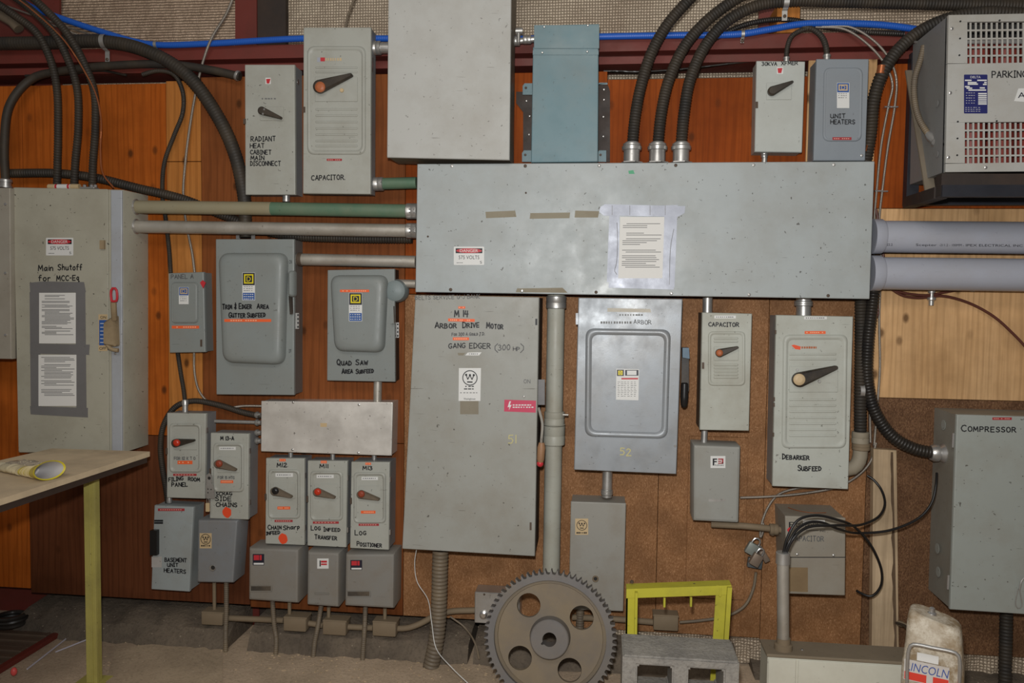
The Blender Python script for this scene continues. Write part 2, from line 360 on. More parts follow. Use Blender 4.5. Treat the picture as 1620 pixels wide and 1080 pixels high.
# ------------------------------------------------------------------ stroke lettering
G = {
 'A': ([(0,0),(2,6),(4,0)],[(.8,2.1),(3.3,2.1)]), 'B': ([(0,0),(0,6),(2.6,5.7),(3.2,4.6),(2.4,3.3),(0,3.1)],[(2.4,3.3),(4,1.8),(3,.3),(0,0)]),
 'C': ([(4,5),(2.8,6),(1,5.3),(0,3),(.9,.7),(2.6,0),(4,.8)],), 'D': ([(.3,0),(.3,6)],[(0,6),(2.2,5.7),(4,3.4),(3,.9),(0,0)]),
 'E': ([(3.6,6),(0,6),(0,0),(3.6,0)],[(0,3),(3,3)]), 'F': ([(3.6,6),(0,6),(0,0)],[(0,3.1),(2.8,3.1)]),
 'G': ([(4,5.2),(2.6,6),(.8,5.2),(0,3),(.8,.6),(2.6,0),(3.9,1),(3.9,2.6),(2.4,2.6)],), 'H': ([(0,0),(0,6)],[(4,0),(4,6)],[(0,3),(4,3)]),
 'I': ([(1,0),(1,6)],[(.1,6),(1.9,6)],[(.1,0),(1.9,0)]), 'i': ([(.6,0),(.6,3.6)],[(.6,5),(.6,5.4)]), 'J': ([(3,6),(3,1),(2,0),(.6,.4),(0,1.4)],),
 'K': ([(0,0),(0,6)],[(3.6,6),(.2,2.8),(3.8,0)]), 'L': ([(0,6),(0,0),(3.4,0)],), 'M': ([(0,0),(.5,6),(2.3,1.6),(4.1,6),(4.7,0)],),
 'N': ([(0,0),(0,6),(3.7,0),(3.7,6)],), 'O': ([(2,6),(.6,5.2),(0,3),(.7,.7),(2,0),(3.5,.8),(4,3),(3.4,5.2),(2,6)],),
 'P': ([(0,0),(0,6),(2.6,5.8),(3.6,4.5),(2.6,3),(0,2.8)],), 'Q': ([(2,6),(.6,5.2),(0,3),(.7,.7),(2,0),(3.5,.8),(4,3),(3.4,5.2),(2,6)],[(2.4,1.6),(4.4,-.6)]),
 'R': ([(0,0),(0,6),(2.7,5.8),(3.5,4.5),(2.5,3.1),(0,2.9)],[(1.6,2.9),(4,0)]), 'S': ([(3.6,5.2),(2.2,6),(.5,5.3),(.5,3.9),(2,3.1),(3.5,2.2),(3.4,.8),(1.8,0),(0,.9)],),
 'T': ([(0,6),(4,6)],[(2,6),(2,0)]), 'U': ([(0,6),(.1,1.5),(1.6,0),(3.3,.8),(3.8,6)],[(3.8,2),(4,0)]), 'V': ([(0,6),(2,0),(4,6)],),
 'W': ([(0,6),(1.2,0),(2.5,4.4),(3.8,0),(5,6)],), 'X': ([(0,6),(4,0)],[(4,6),(0,0)]), 'Y': ([(0,6),(2,3.2),(4,6)],[(2,3.2),(2,0)]), 'Z': ([(0,6),(4,6),(0,0),(4,0)],),
 '0': ([(2,6),(.5,4.8),(.2,2.5),(1.2,.2),(2.8,.4),(3.8,3),(3.3,5.2),(2,6)],), '1': ([(.6,6),(.6,0)],), '2': ([(.2,4.8),(1.4,6),(3,5.6),(3.2,4.2),(0,0),(3.8,.2)],),
 '3': ([(.2,5.6),(2.2,6),(3.3,4.9),(1.6,3.3),(3.6,2.2),(3,.5),(1.2,0),(0,.8)],), '4': ([(1,6),(.2,2.6),(3.8,2.8)],[(3,6),(2.6,0)]), '5': ([(3.6,6),(.8,6),(.5,3.5),(2.4,3.8),(3.6,2.3),(2.6,.3),(.2,.2)],),
 '7': ([(0,6),(3.8,6),(1.4,0)],), '&': ([(3,4.5),(2,6),(.9,4.8),(2.8,3.4),(.2,1.6),(1.4,.1),(3.6,1.4)],[(1.9,6.9),(1.9,-.7)]),
 '(': ([(1.6,7.6),(.2,5),(.2,1.4),(1.6,-1.6)],), ')': ([(.1,7.6),(1.5,5),(1.4,1.4),(0,-1.6)],), '-': ([(.2,2.8),(2.2,2.8)],), '.': ([(.2,0),(.5,.1)],), '=': ([(0,3.6),(2.6,3.6)],[(0,2),(2.6,2)]), '/': ([(0,-.3),(2.4,6.2)],),
 'a': ([(3,3.4),(1.4,3.8),(.1,2),(.9,.1),(2.6,1.2),(3,3.6),(3.1,0)],), 'n': ([(.2,3.7),(.2,0)],[(.2,2.4),(1.8,3.7),(2.8,2.8),(2.9,0)]), 'h': ([(.2,6),(.2,0)],[(.2,2.2),(1.8,3.6),(2.8,2.6),(2.9,0)]),
 'u': ([(.1,3.7),(.2,.8),(1.4,0),(2.6,1),(2.8,3.7)],[(2.7,1.2),(3,0)]), 't': ([(1.2,5.4),(1.1,.8),(2,0)],[(0,3.8),(2.6,3.8)]), 'o': ([(1.6,3.7),(.2,2.4),(.5,.4),(1.9,0),(3,1.6),(2.6,3.3),(1.6,3.7)],),
 'f': ([(2.6,5.8),(1.5,6),(1,4.6),(1,0)],[(0,3.3),(2.4,3.3)]), 'r': ([(.2,3.7),(.2,0)],[(.2,2.4),(1.4,3.6),(2.4,3.3)]), 'q': ([(2.8,3.3),(1.2,3.7),(.1,2),(1,.2),(2.6,1.2)],[(2.8,3.7),(2.9,-1.6),(4,-1)]),
 'p': ([(.2,3.7),(.1,-2)],[(.2,3),(1.8,3.7),(2.8,2.2),(1.8,.3),(.2,.8)]), 'e': ([(.2,2),(2.8,2.2),(2,3.7),(.5,3.1),(.2,1.2),(1.4,0),(2.8,.7)],), 'c': ([(2.6,3.1),(1.4,3.7),(.1,2),(1.2,0),(2.7,.7)],), 'l': ([(.5,6),(.5,0)],),
}
rnd = random.Random(7)
def glyphs(text, caps=True):
    """-> list of polylines in units of cap height (6 high) and total width"""
    out, x = [], 0.0
    for ch in text:
        if ch == ' ': x += 3.2; continue
        s = 1.0
        if caps and ch.islower(): ch = ch.upper(); s = .78
        pl = G.get(ch)
        if pl is None: continue
        w = max(p[0] for l in pl for p in l)
        for l in pl: out.append([(x + p[0] * s, p[1] * s) for p in l])
        x += w * s + 1.35
    return out, x - 1.35
def write(t, bm, text, x0, y0, x1, y1, hpx, wpx=1.5, d=None, caps=True, jit=.22, lift=.0012, surf=None):
    """lettering along the baseline (x0,y0)-(x1,y1) in photo px on the front of t; surf(x, z) gives a curved front"""
    pl, W = glyphs(text, caps); hw = wpx * t.m(x0, y0, d) * .44; y = t.y(d) - lift
    for l in pl:
        ox, oy = rnd.uniform(-jit, jit), rnd.uniform(-jit, jit)
        pts = []
        for gx, gy in l:
            s = (gx + ox) / W; v = (gy + oy + rnd.uniform(-jit, jit) * .6) / 6 * hpx
            pts.append(t.xz(x0 + (x1 - x0) * s, y0 + (y1 - y0) * s - v, d))
        for k, (a, b) in enumerate(zip(pts[:-1], pts[1:])):
            dv = b - a
            if dv.length < 1e-6: continue
            e = dv.normalized() * hw * .5; nn = Vector((-dv.y, dv.x)).normalized() * hw
            yy = y - .00004 * (k % 3)
            q = [a - e + nn, b + e + nn, b + e - nn, a - e - nn]
            bm.faces.new([bm.verts.new((c.x, (yy if surf is None else surf(c.x, c.y) - lift), c.y)) for c in q])
def note(t, lines, mat='ink', d=None, wpx=1.6, caps=True, name='handwriting', parent=None, jit=.22, surf=None, label=None, lift=.0012):
    bm = B()
    for a in lines: write(t, bm, *a, wpx=wpx, d=d, caps=caps, jit=jit, surf=surf, lift=lift)
    return t.part(name, bm, M[mat], parent, label)
def fontmesh(text):
    cu = bpy.data.curves.new('lettering', 'FONT'); cu.body = text; cu.size = 1; cu.resolution_u = 3
    o = bpy.data.objects.new('lettering', cu); me = o.to_mesh()
    vs = [tuple(v.co[:2]) for v in me.vertices]; fs = [tuple(p.vertices) for p in me.polygons]
    o.to_mesh_clear(); bpy.data.objects.remove(o); bpy.data.curves.remove(cu)
    return vs, fs
def printed(t, bm, text, x0, y0, x1, y1, hpx, d=None, lift=.0014, mi=0):
    """type fitted to the baseline (x0,y0)-(x1,y1) with cap height hpx"""
    vs, fs = fontmesh(text)
    mx0 = min(v[0] for v in vs); mx1 = max(v[0] for v in vs); y = t.y(d) - lift; nv = []
    for a, b in vs:
        s = (a - mx0) / (mx1 - mx0); q = t.xz(x0 + (x1 - x0) * s, y0 + (y1 - y0) * s - b / .70 * hpx, d)
        nv.append(bm.verts.new((q.x, y, q.y)))
    for f in fs:
        try: bm.faces.new([nv[i] for i in f]).material_index = mi
        except ValueError: pass
def dashes(t, bm, x0, y0, x1, h, d=None, lift=.0012, seed=1, n=8):
    """small type too fine to read"""
    r = random.Random(seed); x = x0
    w = (x1 - x0) / n
    for i in range(n):
        l = w * r.uniform(.4, .85); t.rect(bm, x, y0 - h / 2, x + l, y0 + h / 2, (t.d if d is None else d) + lift, .0003); x += w
def tape(t, x0, y0, x1, y1, mat='dymo', d=None, n=9, name='embossed_tape', ink='tapew', slope=0.0, parent=None):
    bm = B(); dd = t.d if d is None else d
    t.slab(bm, [(x0, y0), (x1, y0 + slope), (x1, y1 + slope), (x0, y1)], dd, .001); o = t.part(name, bm, M[mat], parent)
    bm = B(); h = (y1 - y0); r = random.Random(int(x0 * 7 + y0)); x = x0 + (x1 - x0) * .08; w = (x1 - x0) * .84 / n
    for i in range(n):
        if r.random() < .85:
            f = (x - x0) / (x1 - x0) * slope
            t.rect(bm, x, y0 + f + h * .32, x + w * .6, y0 + f + h * .68, dd + .001, .0004)
        x += w
    t.part('tape_lettering', bm, M['tapeo' if mat == 'orange' else ink], o); return o
def screw(t, px, py, r=2.3, mat='rust', d=None):
    bm = B(); t.disc(bm, px, py, r, d, .004, 12, 0, .001); return t.part('screw', bm, M[mat])

# ------------------------------------------------------------------ enclosures
def enclosure(name, label, cat, cs, d, mat, back=0.0, lid=.018, group=None, cover='cover', bev=.004, bodymat=None):
    w = [P(x, y, d) for x, y in cs]                      # top left, top right, bottom right, bottom left
    cb = (w[2] + w[3]) / 2; dv = (w[1] - w[0] + w[2] - w[3]) / 2
    roll = -math.atan2(dv.z, dv.x)
    t = thing(name, label, cat, (cb.x, -back, cb.z), roll, group); t.d = d
    q = [t.w2l(p) for p in w]; q = [Vector((p.x, p.z)) for p in q]
    t.cs = q; dep = d - back; t.dep = dep
    if bodymat is None and name == 'disconnect_switch' and not mat.name.startswith('blue'): bodymat = paint('switch_side_shaded', (.25, .26, .265), .45, 0, (.16, .13, .1), .35, .3, 58)  # sides darker than the cover: grazing light put into the colour
    if lid:
        bm = B(); qi = inset(q, .003)
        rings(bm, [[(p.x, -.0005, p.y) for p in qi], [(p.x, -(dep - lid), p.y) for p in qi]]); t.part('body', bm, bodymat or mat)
        bm = B(); pad(bm, q, -(dep - lid), [(0, 0, .002), (0, lid - bev, .002), (bev * .35, lid - bev * .3, .003), (bev, lid, .004)], 3); t.cover = t.part(cover, bm, mat)
    else:
        bm = B(); pad(bm, q, -.0005, [(0, 0, .004), (0, dep - bev, .004), (bev * .35, dep - bev * .3, .005), (bev, dep, .006)], 3); t.cover = t.part('body', bm, mat)
    return t
def emboss(t, x0, y0, x1, y1, mat, name='door_panel', ridge=.008, r=.03, w=.010, floor=.002, label=None, y2=None, tilt=0):
    """raised rounded rim with a slightly sunk field, as pressed into these doors"""
    cs = [t.xz(x0, y0), t.xz(x1, y0 + tilt), t.xz(x1 - (0 if y2 is None else y2), y1 + tilt), t.xz(x0 - (0 if y2 is None else y2), y1)]
    bm = B(); pad(bm, cs, t.y(), [(0, 0, r), (w * .4, ridge * .8, r), (w, ridge, r * .9), (w * 1.5, ridge * .8, r * .85), (w * 2.2, floor, r * .75)], 7)
    return t.part(name, bm, mat, None, label, 50)
def lever(t, hx, hy, tx, ty, rh, rt, d0, mat='lever', knob='knobred', kr=None, th=.022, name='handle', lab=None):
    """rotary handle: hub, tapered lever, coloured knob cap"""
    mm = t.m(hx, hy); bm = B()
    a = t.xz(hx, hy, d0); b = t.xz(tx, ty, d0); dv = (b - a); ang = math.atan2(dv.y, dv.x); y = t.y(d0)
    def outline(k):
        o = []
        for i in range(11):
            g = ang + math.pi / 2 + math.pi * i / 10; o.append((a.x + math.cos(g) * rh * mm * k, a.y + math.sin(g) * rh * mm * k))
        for i in range(5):
            g = ang - math.pi / 2 + math.pi * i / 4; o.append((b.x + math.cos(g) * rt * mm * k - math.cos(ang) * (1 - k) * .004, b.y + math.sin(g) * rt * mm * k))
        return o
    o1, o2 = outline(1), outline(.72)
    rings(bm, [[(p[0], y, p[1]) for p in o1], [(p[0], y - th * .75, p[1]) for p in o1], [(p[0], y - th, p[1]) for p in o2]])
    h = t.part(name, bm, M[mat], None, lab)
    if knob:
        bm = B(); t.disc(bm, hx, hy, kr or rh * .85, d0 + th, .010, 20, 0, .003); t.part('knob_cap', bm, M[knob], h)
    return h
def plate(t, x0, y0, x1, y1, mat, d=None, name='switch_plate', th=.004):
    bm = B(); pad(bm, t.quad(x0, y0, x1, y1), t.y(d), [(0, 0, .003), (0, th * .6, .003), (.0015, th, .003)], 3); return t.part(name, bm, mat)
def louvres(t, x0, y0, x1, ys, d, mat, name='pressed_rib', h=2.0):
    for yy in ys:
        bm = B(); c = t.quad(x0, yy - h, x1, yy + h, d)
        pad(bm, c, t.y(d), [(0, 0, .004), (.002, .0028, .004), (.004, .0032, .003)], 2); t.part(name, bm, mat)
def sq_logo(t, x0, y0, w, d, h=None, nm='maker_label', lo=('white', 'labelblue'), y_end=None, ground='labeldark', mark='yellow'):
    """square-in-square D badge over a white and a blue text block"""
    h = h or w; bm = B(); ye = y_end or y0 + h
    t.rect(bm, x0, y0, x0 + w, ye, d, .0008); o = t.part(nm, bm, M['white'])
    bm = B(); t.rect(bm, x0 + .5, y0 + .5, x0 + w - .5, y0 + h, d + .0008, .0004); t.part('badge_ground', bm, M[ground], o)
    bm = B(); a = w * .14; b = w * .24
    def ring(a, b, dd):
        X0, Y0, X1, Y1 = x0 + a, y0 + a, x0 + w - a, y0 + h - a
        e = b - a
        t.rect(bm, X0, Y0, X1, Y0 + e, dd, .0004); t.rect(bm, X0, Y1 - e, X1, Y1, dd, .0004)
        t.rect(bm, X0, Y0 + e, X0 + e, Y1 - e, dd, .0004); t.rect(bm, X1 - e, Y0 + e, X1, Y1 - e, dd, .0004)
    ring(w * .13, w * .23, d + .0012)
    printed(t, bm, 'D', x0 + w * .34, y0 + h * .70, x0 + w * .67, y0 + h * .70, h * .40, d, .0016)
    t.part('badge_mark', bm, M[mark], o)
    if ye > y0 + h + 2:
        bm = B(); yb = y0 + h + (ye - y0 - h) * .5
        if 'labelblue' in lo:
            t.rect(bm, x0 + .7, yb, x0 + w - .7, ye - .6, d + .0008, .0004); t.part('blue_text_block', bm, M['labelblue'], o)
            bm = B()
            for k in range(3): dashes(t, bm, x0 + 2, yb + 2.5 + k * 3.6, x0 + w - 2, 1.3, d + .0004, .001, k + int(x0), 5)
            t.part('fine_print', bm, M['white'], o)
        bm = B()
        for k in range(3): dashes(t, bm, x0 + 2, y0 + h + 2.2 + k * 3.2, x0 + w - 2, .8, d, .001, k, 4)
        t.part('fine_print', bm, M['print'], o)
    return o
def crown(t, cx, cy, r, d, mat='ink', lift=.0012, parent=None, nm='crown_mark'):
    """ringed W with three dots over a bar"""
    bm = B(); mm = t.m(cx, cy, d); c = t.xz(cx, cy, d); y = t.y(d) - lift
    def annulus(r0, r1, n=28):
        for i in range(n):
            a0, a1 = 2 * math.pi * i / n, 2 * math.pi * (i + 1) / n
            bm.faces.new([bm.verts.new((c.x + math.cos(a) * q * mm, y, c.y + math.sin(a) * q * mm)) for a, q in ((a0, r0), (a0, r1), (a1, r1), (a1, r0))])
    annulus(r * .89, r)
    pts = [(-.5, .38), (-.28, -.22), (0, .36), (.28, -.22), (.5, .38)]; hw = r * .055
    for (ax_, ay), (bx, by) in zip(pts[:-1], pts[1:]):
        l = math.hypot(bx - ax_, by - ay); nx, ny = -(by - ay) / l * hw, (bx - ax_) / l * hw
        bm.faces.new([bm.verts.new((c.x + q[0] * mm, y, c.y + q[1] * mm)) for q in ((ax_ * r + nx, ay * r + ny), (bx * r + nx, by * r + ny), (bx * r - nx, by * r - ny), (ax_ * r - nx, ay * r - ny))])
    for q in (pts[0], pts[2], pts[4]):
        bm.faces.new([bm.verts.new((c.x + (q[0] * r + math.cos(2 * math.pi * k / 10) * r * .15) * mm, y - .0001, c.y + (q[1] * r + math.sin(2 * math.pi * k / 10) * r * .15) * mm)) for k in range(10)])
    bm.faces.new([bm.verts.new((c.x + q[0] * r * mm, y, c.y + q[1] * r * mm)) for q in ((-.36, -.62), (.36, -.62), (.36, -.46), (-.36, -.46))])
    return t.part(nm, bm, M[mat], parent)
def danger(t, x0, y0, x1, y1, d=None):
    bm = B(); dd = t.d if d is None else d; w = x1 - x0; h = y1 - y0
    pad(bm, t.quad(x0, y0, x1, y1), t.y(d), [(0, 0, .004), (0, .001, .004)], 3); o = t.part('warning_sticker', bm, M['white'], None, 'white danger sticker')
    bm = B(); t.rect(bm, x0 + w * .06, y0 + h * .09, x1 - w * .06, y0 + h * .36, dd + .001, .0003); t.part('black_panel', bm, M['ink'], o)
    bm = B(); c = t.xz(x0 + w / 2, y0 + h * .225, dd); rx = w * .425 * t.m(x0, y0, dd); rz = h * .125 * t.m(x0, y0, dd); yy = t.y(dd)
    rings(bm, [[(c.x + math.cos(2 * math.pi * k / 24) * rx, yy - l, c.y + math.sin(2 * math.pi * k / 24) * rz) for k in range(24)] for l in (.0013, .0017)]); t.part('red_oval', bm, M['red'], o)
    bm = B(); printed(t, bm, 'DANGER', x0 + w * .2, y0 + h * .30, x1 - w * .2, y0 + h * .30, h * .16, dd, .002); t.part('sticker_lettering', bm, M['white'], o)
    bm = B(); printed(t, bm, '575 VOLTS', x0 + w * .16, y0 + h * .68, x1 - w * .16, y0 + h * .68, h * .20, dd, .0014); dashes(t, bm, x0 + w * .08, y0 + h * .88, x0 + w * .3, h * .03, dd)
    printed(t, bm, 'S', x1 - w * .14, y0 + h * .92, x1 - w * .07, y0 + h * .92, h * .14, dd, .0014); t.part('sticker_lettering', bm, M['ink'], o)
    return o
def paper(t, x0, y0, x1, y1, d, seed, rows, name='paper_notice', sk=0):
    bm = B(); t.slab(bm, [(x0 + sk, y0), (x1 + sk, y0), (x1, y1), (x0, y1)], d, .0006); o = t.part(name, bm, M['paper'])
    bm = B(); r = random.Random(seed); h = (y1 - y0); w = x1 - x0
    for i in range(rows):
        yy = y0 + h * (.05 + .8 * i / rows); s = sk * (1 - (yy - y0) / h)
        if r.random() < .12: continue
        a = x0 + s + w * (.07 if r.random() < .6 else .15); b = a + w * r.choice((.8, .76, .78, .7, .4, .55))
        t.rect(bm, a, yy - .45, min(b, x1 + s - w * .05), yy + .45, d + .0006, .0002)
    t.part('printed_text', bm, M['print'], o); return o
def fitting(t, p0, p1, r, name='conduit_fitting', mat='zinc', parent=None):
    """locknut, hub and clamp collar between two world points"""
    p0, p1 = Vector(p0), Vector(p1); L = (p1 - p0).length; bm = B()
    lathe(bm, p0, p1 - p0, [(0, r * 1.25), (L * .18, r * 1.25), (L * .2, r), (L * .62, r), (L * .64, r * 1.18), (L * .9, r * 1.18), (L, r * .95)], 16)
    return child(t, name, bm, M[mat], parent)
def pipe(name, label, cat, pts, r, mat, rib=0.0, n=12, group=None, depth=.16, smooth=True):
    bm = B(); tube(bm, [P(*p) if len(p) == 3 and not isinstance(p, Vector) else p for p in pts], r, n, rib, depth, smooth)
    return solid(name, label, cat, bm, M[mat], group, sharp=60)

# ================================================================== setting
FOILY = .20
bm = B(); box(bm, P(405, 20, -.2).x, 4.2, FOILY, FOILY + .1, -.1, 4.4); structure('wall_rear', bm, M['foil'])
bm = B(); box(bm, -4.2, P(405, 20, -.2).x, FOILY, FOILY + .1, -.1, 4.4); structure('wall_rear', bm, M['foil_ribbed'])
bm = B(); box(bm, -6, 6, -7, .3, -.12, 0)
M['floor'] = concrete('dirty_floor', (.38, .29, .20), (.68, .52, .37), (.66, .52, .38), 2.2)
structure('floor', bm, M['floor'])
def px_x(px, py, d=0): return P(px, py, d).x
def px_z(px, py, d=0): return P(px, py, d).z
# footing along the base of the wall, broken by steel columns
M['curb'] = concrete('rubble_footing', (.10, .08, .062), (.21, .165, .12), (.36, .30, .22), 6, .9)
bm = B(); pad_y0 = .19
for xa, xb in ((P(30, 975, .08).x, P(366, 1000, .08).x), (P(398, 1000, .08).x, P(742, 1030, .08).x), (P(752, 1030, .05).x, P(1165, 1030, .05).x), (P(1192, 1030, .05).x, 3.2)):
    f = .09 if xa < -.3 else .05; q = 1.0 if xa < -.3 else .32
    xs = [xa + (xb - xa) * i / 30 for i in range(31)]; r_ = random.Random(int(xa * 100))
    rings(bm, [[(x, .19, .001), (x, .19, (.115 + r_.uniform(-.01, .01)) * q), (x, -.01, (.105 + r_.uniform(-.012, .012)) * q), (x, -f + r_.uniform(-.006, .006), (.075 + r_.uniform(-.008, .004)) * q), (x, -f - .045 + r_.uniform(-.012, .012), .001)] for x in xs])
structure('baseboard_back', bm, M['curb'])
# crinkled foil hanging behind the foot of the sheets at the right
bm = B(); r_ = random.Random(21); nx, nz = 150, 7; xa, xb = P(900, 1000, 0).x, 3.0
gv = [[bm.verts.new((xa + (xb - xa) * i / nx + r_.uniform(-.004, .004), .035 + r_.uniform(-.010, .010) + .008 * math.sin(i * .9), .012 + .20 * j / nz + r_.uniform(-.006, .006))) for j in range(nz + 1)] for i in range(nx + 1)]
for i in range(nx):
    for j in range(nz): bm.faces.new((gv[i][j], gv[i + 1][j], gv[i + 1][j + 1], gv[i][j + 1]))
structure('wall_rear', bm, M['foil'])
# plywood and chipboard sheets
def sheet(x0, y0, x1, y1, mat, y=.0, th=.016, ztop=None, zbot=None):
    a, b = P(x0, (y0 + y1) / 2, -y), P(x1, (y0 + y1) / 2, -y)
    zt = P((x0 + x1) / 2, y0, -y).z if ztop is None else ztop; zb = P((x0 + x1) / 2, y1, -y).z if zbot is None else zbot
    bm = B(); box(bm, a.x, b.x, y, y + th, zb, zt, .0015, 1); return structure('wall_back', bm, mat)
ZB = P(600, 968).z; ZT = P(1000, 112).z
PW = lambda n, a, b, s, k=.8, q=.45: plywood('plywood_%s' % n, a, b, k, s, q)
wL = PW('amber', (.33, .070, .007), (.50, .13, .018), 1); wL2 = PW('amber_pale', (.38, .13, .025), (.55, .23, .06), 2); wM = PW('russet', (.17, .050, .014), (.27, .085, .025), 3)
wU = PW('amber_red', (.245, .044, .004), (.35, .078, .010), 5, .6); wD = PW('dark_brown', (.105, .032, .013), (.165, .055, .022), 6, .4); wR = PW('pale_pine', (.56, .32, .14), (.78, .50, .26), 7, .75, .1)
oC = osb('chipboard', (.23, .105, .042), (.40, .21, .10), 1, .6); oD = osb('dark_chipboard', (.10, .048, .024), (.19, .10, .05), 2)
xs1, xs2, xs3, xs4 = P(37, 300).x, P(264, 300).x, P(318, 300).x, P(640, 600).x
ZM = P(300, 690).z
def sh(x0, x1, z0, z1, mat, y=0.0, th=.016):
    bm = B(); box(bm, x0, x1, y, y + th, z0, z1, .0015, 1); return structure('wall_back', bm, mat)
sh(-3.6, xs1 - .003, ZB + .02, ZT - .02, wL); sh(xs1, xs2 - .002, ZM, ZT - .02, wL); sh(xs2, xs3, P(290, 255).z, ZT - .01, wL2); sh(xs2, xs3, ZM, P(290, 256).z, wL2)
sh(xs3 + .002, xs4 - .002, ZM, ZT + .005, wM)
sh(xs1, P(395, 900).x, ZB, ZM - .003, wD); sh(P(396, 900).x, xs4 - .002, ZB - .01, ZM - .003, wM)
xs5 = P(1205, 200).x; xs6 = P(1384, 400).x; xs7 = P(878, 700).x
ZT2 = P(1000, 470).z
sh(xs4, P(960, 200).x - .002, ZT2 + .003, ZT, wU); sh(P(960, 200).x, xs6 - .002, ZT2 + .003, P(1080, 124).z, wU)
sh(xs4, xs7 - .002, ZB - .01, ZT2, oC); sh(xs7, P(1040, 850).x - .002, ZB - .02, ZT2, oC); sh(P(1040, 850).x, P(1207, 850).x - .002, ZB - .02, ZT2, oC)
sh(P(1207, 850).x, xs6 - .002, ZB - .03, ZT2, oC)
ZR1 = P(1500, 330).z; ZR2 = P(1500, 632).z
sh(xs6, 3.2, ZR1 + .002, ZT + .01, wU); sh(xs6, 3.2, ZR2 + .002, ZR1, wR); sh(xs6, P(1660, 800).x, ZB - .04, ZR2, oD); sh(P(1660, 800).x + .002, 3.2, ZB - .04, ZR2, oD)
# backing boards under some of the boxes
sh(P(1086, 850).x, P(1179, 850).x, P(1130, 945).z, P(1130, 690).z, oC, -.012, .011)
sh(P(1276, 170).x, P(1384, 170).x, P(1330, 256).z, P(1330, 96).z, wR, -.014, .013)
# red oxide wall girt above the sheets and the columns behind
z0, z1, z2, z3 = P(900, 62).z, P(900, 84).z, P(900, 93).z, P(900, 104).z
bm = B()
prof = [(-.012, z0), (-.012, z1), (.05, z1 - .004), (.05, z2 + .004), (-.012, z2), (-.012, z3), (.15, z3), (.15, z0)]
rings(bm, [[(x, y, z) for y, z in prof] for x in (-3.6, 3.4)]); structure('trim_1', bm, M['redsteel'])
def column(xa, xb, dark, n):
    bm = B(); box(bm, xa, xb, .155, .17, .0, 4.3); box(bm, (xa + xb) / 2 - .006, (xa + xb) / 2 + .006, .17, .198, 0, 4.3)
    structure('trim_%d' % n, bm, M['redsteel'])
    if dark:
        bm = B(); box(bm, *dark, .165, .198, .0, 4.3); structure('trim_%d' % (n + 10), bm, M['darksteel_shade'])  # dark slab standing in for the shaded web recess of the column
column(P(-60, 20, -.155).x, P(94, 20, -.155).x, None, 2)
column(P(372, 20, -.155).x, P(406, 20, -.155).x, (P(406, 20, -.165).x + .001, P(452, 20, -.165).x), 3)
column(P(1173, 990, -.155).x, P(1206, 990, -.155).x, None, 4)
bm = B(); z = P(1230, 25).z; box(bm, P(1228, 25, .0).x, P(1264, 25, .0).x, -.02, .15, z0 + .002, P(1240, 8).z, .002, 1)
solid('wood_block', 'short amber wood block above the red girt carrying a strap', 'wood block', bm, wL2)
# raw plank leaning at the right
bm = B(); a, b, c, e = P(1378, 708, .02), P(1414, 710, .02), P(1420, 1030, .03), P(1377, 1030, .03)
rings(bm, [[(p.x, y, z) for p, y, z in ((a, -.052, a.z), (b, -.052, b.z), (b, -.014, b.z), (a, -.014, a.z))], [(p.x, y, z) for p, y, z in ((e, -.052, .076), (c, -.052, .076), (c, -.014, .076), (e, -.014, .076))]])
pk = solid('wood_plank', 'raw pale plank standing upright left of the compressor cabinet', 'plank', bm, M['wood'])
bm = B(); a, b = P(1412, 715, .0525), P(1418, 1025, .0525)
n_ = 16; r_ = random.Random(3)
fr = [a.lerp(b, k / n_) for k in range(n_ + 1)]
rings(bm, [[(p.x - .004 - r_.uniform(0, .010), -.0535, max(p.z, .08)), (p.x + .002, -.0535, max(p.z, .08)), (p.x + .004, -.03, max(p.z, .08)), (p.x - .01, -.03, max(p.z, .08))] for p in fr])
child(pk, 'bark_edge', bm, paint('bark', (.13, .085, .05), .9, 0, (.04, .02, .01), .8, 0, 31), None, 'dark bark along its right edge')

# ================================================================== enclosures, left to right
# ---- cut-off cabinet at the left edge
t = enclosure('electrical_cabinet', 'tall bare metal cabinet cut off by the left edge of the photo', 'electrical cabinet', [(-90, 296), (16, 297), (18, 568), (-90, 566)], .235, paint('bare_beige', (.40, .37, .31), .4, .3, (.2, .15, .1), .4, .3, 40), bodymat=M['darksteel_shade'], lid=.03, back=.002)
for y in (323, 432, 530): screw(t, 9, y, 2.2, 'chrome')
# ---- main shutoff
g = paint('main_cabinet_enamel', (.375, .36, .29), .42, 0, (.20, .17, .12), .45, 1.0, 1)
t = main = enclosure('main_shutoff_cabinet', 'tall grey main shutoff cabinet with two taped notices and a side lever', 'electrical cabinet', [(22, 296), (195, 300), (196, 716), (31, 716)], .20, g, lid=.0)
bm = B(); pad(bm, [t.xz(22.5, 297), t.xz(172, 299.5), t.xz(174, 715), t.xz(31, 715)], t.y(), [(0, 0, .004), (0, .006, .004), (.002, .008, .004)], 3); t.part('door', bm, g); t.d = .208
bm = B(); pad(bm, [t.xz(177, 301, .2), t.xz(194.5, 301.5, .2), t.xz(195, 715, .2), t.xz(178.5, 715, .2)], t.y(.2), [(0, 0, .002), (0, .007, .002), (.003, .009, .002)], 3); t.part('handle_flange', bm, paint('flange_blue_grey', (.36, .38, .41), .4, 0, (.2, .16, .12), .4, .4, 41))
danger(t, 73, 376, 116, 404)
note(t, [('Main', 61, 428, 84, 428, 9), ('Shutoff', 92, 427, 130, 427, 9), ('for', 61, 444, 80, 444, 9), ('MCC-Eq', 90, 444, 126, 443, 8)], caps=False, wpx=1.7)
